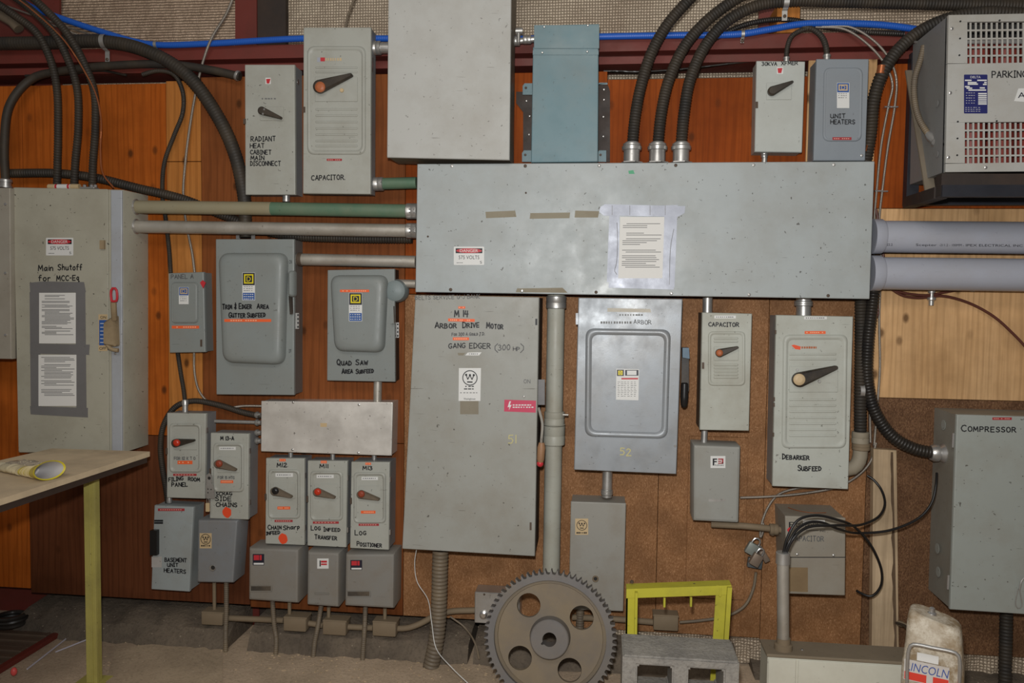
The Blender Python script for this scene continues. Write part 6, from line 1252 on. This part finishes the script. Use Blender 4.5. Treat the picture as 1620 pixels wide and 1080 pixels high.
# ---- floor bits at the left
cg = PF(60, 1030, 0)
gx1 = PF(100, 998, 0).x; gx0 = gx1 - 1.0; gy1 = PF(120, 988, 0).y + .02; gy0 = -.78
wood_s = paint('floor_slat', (.115, .075, .048), .7, 0, (.04, .025, .018), .6, .2, 95)
bm = B(); n_ = 15; step = (gy1 - gy0) / n_
box(bm, gx1 - .004, gx1 + .03, gy0, gy1, .0, .022, .003, 1); t = solid('floor_grate', 'brown slatted grate on the floor at the lower left', 'grate', bm, M['redsteel'])
for k in range(n_):
    bm = B(); box(bm, gx0, gx1 - .005, gy0 + k * step + .006, gy0 + (k + 1) * step - .006, .001, .018 + .004 * (k % 3), .004, 1); child(t, 'slat', bm, wood_s)
c = PF(24, 985, .04); bm = B(); pts = []
for k in range(46):
    a = 2 * math.pi * k / 15; pts.append(Vector((c.x + math.cos(a) * (.062 + .002 * (k % 4)), c.y + math.sin(a) * .062 - .02, .036 + .018 * k / 15)))
tube(bm, pts, .011, 8); solid('hose_coil', 'small black coil of hose on the floor grate', 'hose', bm, M['hose'])
for lab, a, b in (('white plastic rod on the floor beside the grate, left one', (43, 1058), (111, 1005)), ('white plastic rod on the floor passing behind the yellow leg', (88, 1031), (184, 993))):
    p, q = PF(*a, .006), PF(*b, .006); bm = B(); cyl(bm, p, q, .0035, n=8); solid('plastic_rod', lab, 'rod', bm, flat('rod_white', (.55, .52, .58), .5), 'white rods on the floor')
c = PF(22, 1063, .03); bm = B(); bmesh.ops.create_uvsphere(bm, u_segments=14, v_segments=8, radius=.013, matrix=Matrix.Translation((c.x, c.y, .033)) @ Matrix.Diagonal((1, 1, 1.4, 1))); solid('red_knob', 'small coral red knob at the corner of the floor grate', 'knob', bm, flat('coral_red', (.75, .10, .09), .4))
bm = B(); q = [PF(165, 1090, .0), PF(182, 1028, .0), PF(300, 1012, 0), PF(352, 1040, 0), PF(352, 1120, 0)]
rings(bm, [[(p.x, p.y, .0005) for p in q], [(p.x, p.y, .005) for p in q]]); solid('floor_plate', 'thin dusty sheet lying on the floor right of the yellow leg', 'sheet', bm, concrete('dusty_sheet', (.36, .275, .19), (.58, .45, .31), (.68, .55, .4), 3, .3))
# sawdust and chips
r_ = random.Random(11); bm = B()
for k in range(420):
    x = r_.uniform(-2.2, .5); y = -.11 - abs(r_.gauss(0, .3)); a = r_.uniform(0, 6.3); l = r_.uniform(.0015, .006); w = l * r_.uniform(.3, .7)
    ca, sa = math.cos(a), math.sin(a); h = .0015
    vs = [(x + ca * i * l - sa * j * w, y + sa * i * l + ca * j * w) for i, j in ((-1, -1), (1, -1), (1, 1), (-1, 1))]
    rings(bm, [[(p[0], p[1], .0004) for p in vs], [(p[0], p[1], h + (.002 if i % 2 else 0)) for i, p in enumerate(vs)]])
solid('wood_chips', 'scattered pale wood chips and shavings on the dirty floor', 'wood chips', bm, flat('chip_pale', (.50, .38, .24), .8), kind='stuff')
# ---- big gear leaning on the boxes
bot = PF(871, 1112, 0); topd = .345; topz = P(871, 898, topd).z
leanv = Vector((0, -topd - bot.y, topz)); R = leanv.length / 2; th = math.atan2(leanv.y, leanv.z)
up = leanv.normalized(); nrm = Vector((0, -up.z, up.y))       # faces the camera
xx = Vector((1, 0, 0)); rot = Matrix((xx, -nrm, up)).transposed()
px0 = P(871, 1005, .38).x
t = thing('toothed_gear', 'big dusty toothed gear wheel with four round holes leaning against the wall', 'gear', (px0, bot.y + .0, 0.0), 0, None, rot)
NT = 66; Rr = R - .018; z0 = R
def gpt(a, r): return (r * math.cos(a), z0 + r * math.sin(a))
bm = B(); outl = []
for k in range(NT):
    a0 = 2 * math.pi * k / NT; s = 2 * math.pi / NT
    for f, r in ((.0, Rr), (.30, Rr + .002), (.46, R - .001), (.58, R), (.80, Rr + .001)): outl.append((a0 + f * s, r))
inner = [(a, R * .845) for a, r in outl]
def ringy(l, y): return [(gpt(a, r)[0], y, gpt(a, r)[1]) for a, r in l]
rings(bm, [ringy(inner, .0), ringy(outl, .0), ringy(outl, -.05), ringy(inner, -.05), ringy(inner, .0)], False, False); t.part('toothed_rim', bm, M['gearrim'])
# web with four holes
holes = [math.radians(d) for d in (127, 33, 217, -57)]; hr, hd = R * .180, R * .56
bm = B(); nA, yF, yB_ = 96, -.028, -.008
import itertools
def web_face(y):
    rb = []; ra = [R * .846 - (R * .846 - R * .20) * i / 26 for i in range(27)]
    return ra
ra = web_face(0); grid = {}
hc = [(hd * math.cos(a), z0 + hd * math.sin(a)) for a in holes]
def snap(x, z):
    for cx, cz in hc:
        dx, dz = x - cx, z - cz; dd_ = math.hypot(dx, dz)
        if dd_ < hr: return None
    return (x, z)
for side_y in (yF, yB_):
    vv = {}
    for i, r in enumerate(ra):
        for k in range(nA):
            a = 2 * math.pi * k / nA; vv[i, k] = [r * math.cos(a), z0 + r * math.sin(a)]
    ins = {q: any(math.hypot(p[0] - c[0], p[1] - c[1]) < hr for c in hc) for q, p in vv.items()}
    keep = [(i, k) for i in range(len(ra) - 1) for k in range(nA) if not any(ins[i + di, (k + dk) % nA] for di in (0, 1) for dk in (0, 1))]
    # pull the ragged border of each hole onto its circle
    used = {(i + di, (k + dk) % nA) for i, k in keep for di in (0, 1) for dk in (0, 1)}
    cnt = {}
    for i, k in keep:
        for di in (0, 1):
            for dk in (0, 1): cnt[i + di, (k + dk) % nA] = cnt.get((i + di, (k + dk) % nA), 0) + 1
    for q in used:
        p = vv[q]
        if cnt[q] < 4 and 0 < q[0] < len(ra) - 1:
            for c in hc:
                l = math.hypot(p[0] - c[0], p[1] - c[1])
                if l < hr * 1.5: vv[q] = [c[0] + (p[0] - c[0]) / l * hr, c[1] + (p[1] - c[1]) / l * hr]
    bv = {q: bm.verts.new((vv[q][0], side_y, vv[q][1])) for q in used}
    for i, k in keep: bm.faces.new((bv[i, k], bv[i, (k + 1) % nA], bv[i + 1, (k + 1) % nA], bv[i + 1, k]))
for c in hc:
    n_ = 36; rings(bm, [[(c[0] + hr * math.cos(2 * math.pi * k / n_), y, c[1] + hr * math.sin(2 * math.pi * k / n_)) for k in range(n_)] for y in (yF, yB_)], False, False)
t.part('web', bm, M['gear'], None, 'dusty brown web with four round holes')
bm = B(); n_ = 40
def circ(r, y, key=False):
    o = []
    for k in range(n_):
        a = 2 * math.pi * k / n_; rr_ = r * (1.35 if key and abs(((a - math.radians(215) + math.pi) % (2 * math.pi)) - math.pi) < .17 else 1); o.append((rr_ * math.cos(a), y, z0 + rr_ * math.sin(a)))
    return o
rings(bm, [circ(R * .31, yF), circ(R * .29, -.070), circ(R * .275, -.073), circ(R * .105, -.073, True), circ(R * .105, 0.0, True), circ(R * .29, 0.0), circ(R * .31, yB_)], False, False); t.part('hub', bm, M['gearrim'], None, 'hub with a keyed bore')
bm = B(); rings(bm, [circ(R * .846, yF - .001), circ(R * .80, yF - .006), circ(R * .79, yF + .001)], False, False); t.part('web_fillet', bm, M['gear'])
# ---- concrete blocks
def cblock(label, x0, yf, z, w, h, dep, hs):
    """hollow block on its side: two square cores open to the front"""
    bm = B(); xs = [0, w * .13, w * .43, w * .57, w * .87, w]; zs = [0, h * .17, h * .83, h]
    hole = {(1, 1), (3, 1)}
    for y, k in ((yf, 0), (yf + dep, 1)):
        vs = {(i, j): bm.verts.new((x0 + xs[i], y, z + zs[j])) for i in range(6) for j in range(4)}
        if k == 0: v0 = vs
        for i in range(5):
            for j in range(3):
                if (i, j) not in hole: bm.faces.new((vs[i, j], vs[i + 1, j], vs[i + 1, j + 1], vs[i, j + 1]))
        if k == 1: v1 = vs
    def wall(p): 
        for a, b in zip(p, p[1:] + p[:1]): bm.faces.new((v0[a], v0[b], v1[b], v1[a]))
    wall([(i, 0) for i in range(6)] + [(5, j) for j in range(1, 4)] + [(i, 3) for i in range(4, -1, -1)] + [(0, j) for j in (2, 1)])
    for i, j in hole: wall([(i, j), (i + 1, j), (i + 1, j + 1), (i, j + 1)])
    bmesh.ops.recalc_face_normals(bm, faces=bm.faces); bmesh.ops.bevel(bm, geom=[e for e in bm.edges if e.calc_face_angle(0) > .5], offset=.006, segments=2, affect='EDGES')
    return solid('concrete_block', label, 'concrete block', bm, M['block'], 'stack of hollow concrete blocks')
M['block'] = concrete('block_concrete', (.25, .235, .215), (.40, .37, .325), None, 7, .9)
hz = .385; bl = PF(985, 1036, hz); br_ = PF(1167, 1039, hz); back = PF(1075, 1006, hz)
cblock('grey hollow concrete block in front of the yellow frame, top of its stack', bl.x, bl.y, hz / 2 + .0003, br_.x - bl.x, hz / 2 - .0003, back.y - bl.y, 0)
cblock('grey hollow concrete block on the floor, under the visible one', bl.x, bl.y, 0, br_.x - bl.x, hz / 2 - .0003, back.y - bl.y, 0)
# ---- yellow frame
def fx(px, py, d): return P(px, py, d)
dF = .52; a = P(991, 931, dF); b = P(1157, 925, dF)
t = thing('yellow_stand', 'bright yellow steel frame standing behind the concrete block', 'stand', ((a.x + b.x) / 2, -dF, 0)); yw = M['yellowp']
w1, w2 = P(1015, 940, dF).x - a.x, b.x - P(1133, 935, dF).x
bm = B(); zt_ = (a.z + b.z) / 2
def slant(bm, x0, x1, xb0, xb1, z1, y0, y1): rings(bm, [[(xb0, y0, 0), (xb1, y0, 0), (xb1, y1, 0), (xb0, y1, 0)], [(x0, y0, z1), (x1, y0, z1), (x1, y1, z1), (x0, y1, z1)]])
lx0 = a.x; slant(bm, lx0, lx0 + w1 * .55, lx0 + .003, lx0 + w1 * .55 + .003, a.z - .004, -dF, -dF + .006); slant(bm, lx0 + w1 * .55, lx0 + w1 * .72, lx0 + w1 * .55 + .003, lx0 + w1 * .72 + .003, a.z - .004, -dF - .03, -dF + .006); slant(bm, lx0, lx0 + .006, lx0 + .003, lx0 + .009, a.z - .004, -dF, -dF + .05); child(t, 'leg', bm, yw)
rx1 = b.x; bm = B(); slant(bm, rx1 - w2, rx1 - w2 * .3, rx1 - w2 - .02, rx1 - w2 * .3 - .02, b.z - .004, -dF, -dF + .006); slant(bm, rx1 - w2 * .3, rx1, rx1 - w2 * .3 - .02, rx1 - .02, b.z - .004, -dF - .02, -dF + .006); slant(bm, rx1 - .006, rx1, rx1 - .026, rx1 - .02, b.z - .004, -dF, -dF + .05); child(t, 'leg', bm, yw)
bm = B(); rings(bm, [[(p.x, -dF - .004 + yy, p.z + zz) for yy, zz in ((0, 0), (0, -.036), (.006, -.036), (.006, -.006), (.06, -.006), (.06, 0))] for p in (a, b)]); child(t, 'cross_bar', bm, yw)
for x, y in ((1051, 955), (1093, 954), (1139, 938)):
    bm = B(); p = P(x, y, dF); box(bm, p.x - .004, p.x + .004, -dF - .006, -dF + .02, p.z - .012, p.z + .025, .001, 1); child(t, 'tab', bm, yw)
for x, y in ((1000, 926.5), (1100, 922.5), (1146, 921)):
    bm = B(); p = P(x, y, dF); lathe(bm, (p.x, -dF + .03, (a.z + b.z) / 2 - .004), Z, [(0, .007), (.008, .007), (.01, .004)], 10); child(t, 'bolt', bm, M['rust'])
# ---- low cream cabinet with riser
hc_ = .30; fl_ = PF(1216, 1037, hc_); fr_ = PF(1440, 1044, hc_); bk = PF(1208, 1015.5, hc_); cm = M['cream']
yf = (fl_.y + fr_.y) / 2; yb = yf + .135; x0, x1 = fl_.x, fr_.x + .10
t = thing('floor_cabinet', 'low cream steel cabinet on the floor with a pipe riser and black wires', 'electrical cabinet', ((x0 + x1) / 2, yb, 0)); t.root_d = -yb; t.d = -yf
bm = B(); box(bm, x0, x1, yf, yb, 0, hc_ - .012, .002, 1); child(t, 'body', bm, cm)
bm = B(); box(bm, x0 - .004, x1 + .004, yf - .004, yb + .003, hc_ - .012, hc_, .003, 1); child(t, 'dusty_lid', bm, paint('dusty_lid', (.22, .175, .12), .8, 0, (.12, .09, .06), .5, .3, 96), None, 'dust covered lid')
xs_ = PF(1263, 1040, hc_).x; bm = B(); box(bm, xs_ + .004, x1, yf - .006, yf - .0002, .01, hc_ - .016, .002, 1); box(bm, x0 + .003, xs_ - .004, yf - .006, yf - .0002, .01, hc_ - .016, .002, 1); child(t, 'front_panel', bm, cm)
rc = P(1239, 1028, -(yf + .05)); bm = B(); cyl(bm, (rc.x, yf + .05, hc_), (P(1238.5, 880, -(yf + .05)).x, yf + .05, P(1238.5, 882, -(yf + .05)).z), .0225, n=20, caps=True); rs = child(t, 'riser_pipe', bm, M['steelpipe'])
ztop = P(1238.5, 873, -(yf + .05)).z; xt = P(1238.5, 880, -(yf + .05)).x
bm = B(); lathe(bm, (xt, yf + .05, ztop - .045), Z, [(0, .0225), (.001, .0265), (.043, .0265), (.045, .024)], 20); child(t, 'bushing', bm, M['zinc'], rs); bm = B(); lathe(bm, (rc.x, yf + .05, hc_), Z, [(0, .034), (.02, .034), (.024, .026), (.045, .026)], 18); child(t, 'base_fitting', bm, M['dustymetal'], rs)
for x, y in ((1226.5, 1019.5), (1226.5, 1024), (1269, 1027.5)):
    bm = B(); p = PF(x, y, hc_); lathe(bm, (p.x, p.y, hc_ - .001), Z, [(0, .006), (.004, .005)], 10); child(t, 'screw', bm, M['chrome'])
dr = -(yf + .05); GW = 'three black wires fanning out of the pipe riser'
for lab, pts in (('black wire from the riser curving to the COMPRESSOR cabinet', [(1241, 876, dr), (1248, 858, dr + .0), (1262, 836, dr - .02), (1280, 826, dr - .04), (1300, 826, dr - .06), (1325, 836, dr - .1), (1360, 843, .24), (1410, 838, .22), (1455, 818, .2), (1474, 795, .19), (1481, 765, .17), (1482, 748, .14)]),
        ('black wire from the riser rising in a loop past the pale plank', [(1243, 876, dr), (1256, 850, dr), (1278, 834, dr - .02), (1320, 831, dr - .05), (1365, 829, .26), (1392, 815, .18), (1400, 795, .12), (1393, 772, .07), (1380, 757, .05), (1372, 752, .04)]),
        ('black wire from the riser drooping in a bare-ended curl in front of the pale plank', [(1239, 876, dr), (1245, 852, dr), (1262, 823, dr - .01), (1290, 815, dr - .03), (1325, 822, dr - .06), (1355, 836, .27), (1380, 866, .23), (1395, 905, .2), (1392, 930, .18), (1378, 943, .17), (1362, 938, .16), (1355, 934, .16)])):
    pipe('black_wire', lab, 'wire', pts, .0053, 'black', n=8, group=GW)
# ---- dirty beige welder case
hw = .60; rotz = math.radians(-24)
c0 = PF(1478, 985, hw)
rot = Matrix.Rotation(rotz, 3, 'Z'); t = thing('wire_feeder', 'dirty beige plastic welder case with a wire handle standing at the lower right', 'welder', (c0.x + .030, c0.y + .07, 0), 0, None, rot)
def grimy(name, c1, c2):
    mt, t_, b = base_mat(name, .6, 0, .3); v = coords(t_)
    c = mixc(t_, ramp(t_, noise(t_, 22, 6, .7, v), .40, .60), c1, c2); c = mixc(t_, ramp(t_, noise(t_, 160, 3, .6, v), .5, .7, 0, .6), c, c2)
    c = mixc(t_, ramp(t_, noise(t_, 9, 4, .6, v), .48, .65, 0, .5), c, c1); t_.links.new(c, b.inputs['Base Color']); return mt
wm = grimy('dirty_beige', (.58, .52, .42), (.26, .185, .105))
W2, Dp = .090, .072; bm = B(); lo = []
def cs_(k, z, r): return [(p.x, p.y, z) for p in rloop([(-W2 * k, -Dp * k), (W2 * k, -Dp * k), (W2 * k, Dp * k), (-W2 * k, Dp * k)], r, 6)]
for z, k, r in ((.0, .97, .03), (.03, 1.06, .03), (.44, 1.02, .03), (.47, .97, .03), (.52, .93, .03), (.555, .91, .035), (hw - .012, .86, .04), (hw - .003, .80, .045), (hw, .72, .045)): lo.append(cs_(k, z, r))
lo = [[(x, y, z + ((.022 * (-x / W2) - .01 * 0) if z > .54 else 0)) for x, y, z in l] for l in lo]
rings(bm, lo); t.part('case', bm, wm, None, None, 50)
bm = B()
for x in (-.035, .0, .035):
    rings(bm, [[(x + sx * .004, -Dp * (.985 if z < .5 else .93) - .001 + (0 if f else -.003), z) for sx, f in ((-1, 1), (1, 1), (.6, 0), (-.6, 0))] for z in (.10, .46)])
t.part('case_rib', bm, wm)
bm = B(); lathe(bm, (-.01, 0, hw - .004), Z, [(0, .015), (.01, .014), (.014, .010), (.026, .009), (.03, .004)], 14); t.part('cap_bolt', bm, M['chrome'])
bm = B(); y1 = -Dp - .012; yh = -Dp - .055
tube(bm, [(-.068, y1, .10), (-.068, yh, .16), (-.068, yh, .36), (-.067, yh, .515), (-.060, yh, .532), (-.045, yh, .537), (.0, yh, .537), (.055, yh, .537), (.072, yh, .532), (.078, yh, .515), (.079, yh, .36), (.079, yh, .16), (.079, y1, .10)], .0055, 10); t.part('wire_handle', bm, M['zinc'], None, 'bent wire handle')
bm = B(); yl = -Dp * 1.035
def lab(x0, z0, x1, z1, y): rings(bm, [[(x0, y, z0), (x1, y, z0), (x1, y, z1), (x0, y, z1)], [(x0, y - .0008, z0), (x1, y - .0008, z0), (x1, y - .0008, z1), (x0, y - .0008, z1)]])
lab(-.082, .392, .050, .462, yl - .002); lb = t.part('maker_label', bm, paint('torn_label', (.58, .55, .52), .6, 0, (.3, .22, .14), .7, .5, 98))
bm = B(); lab(-.080, .395, -.015, .421, yl - .0028); t.part('red_band', bm, flat('band_red', (.66, .05, .03), .5), lb); bm = B(); lab(.004, .395, .049, .421, yl - .0028); t.part('red_band', bm, flat('band_red', (.66, .05, .03), .5), lb)
vs, fs = fontmesh('LINCOLN'); m0 = min(v[0] for v in vs); m1 = max(v[0] for v in vs); bm = B()
nv = [bm.verts.new((-.076 + .122 * (a - m0) / (m1 - m0) + b * .006, yl - .0035, .426 + b / .7 * .028)) for a, b in vs]
for f in fs: bm.faces.new([nv[i] for i in f])
t.part('label_lettering', bm, flat('letter_blue', (.05, .09, .30), .5), lb)
bm = B(); lab(-.045, .465, .018, .492, yl - .002); t.part('torn_paper', bm, M['paper'])
pipe('black_cable', 'short dark cable behind the beige case coming from the plank', 'cable', [(1418, 985, .06), (1428, 988, .12), (1440, 997, .3)], .006, 'hosed', n=8)
bm = B(); c = P(1420, 985, .06); lathe(bm, c, (1, -.3, -.15), [(0, .012), (.02, .012), (.025, .009), (.04, .009)], 12); solid('cable_connector', 'dusty connector on the cable behind the beige case', 'connector', bm, M['dustymetal'])
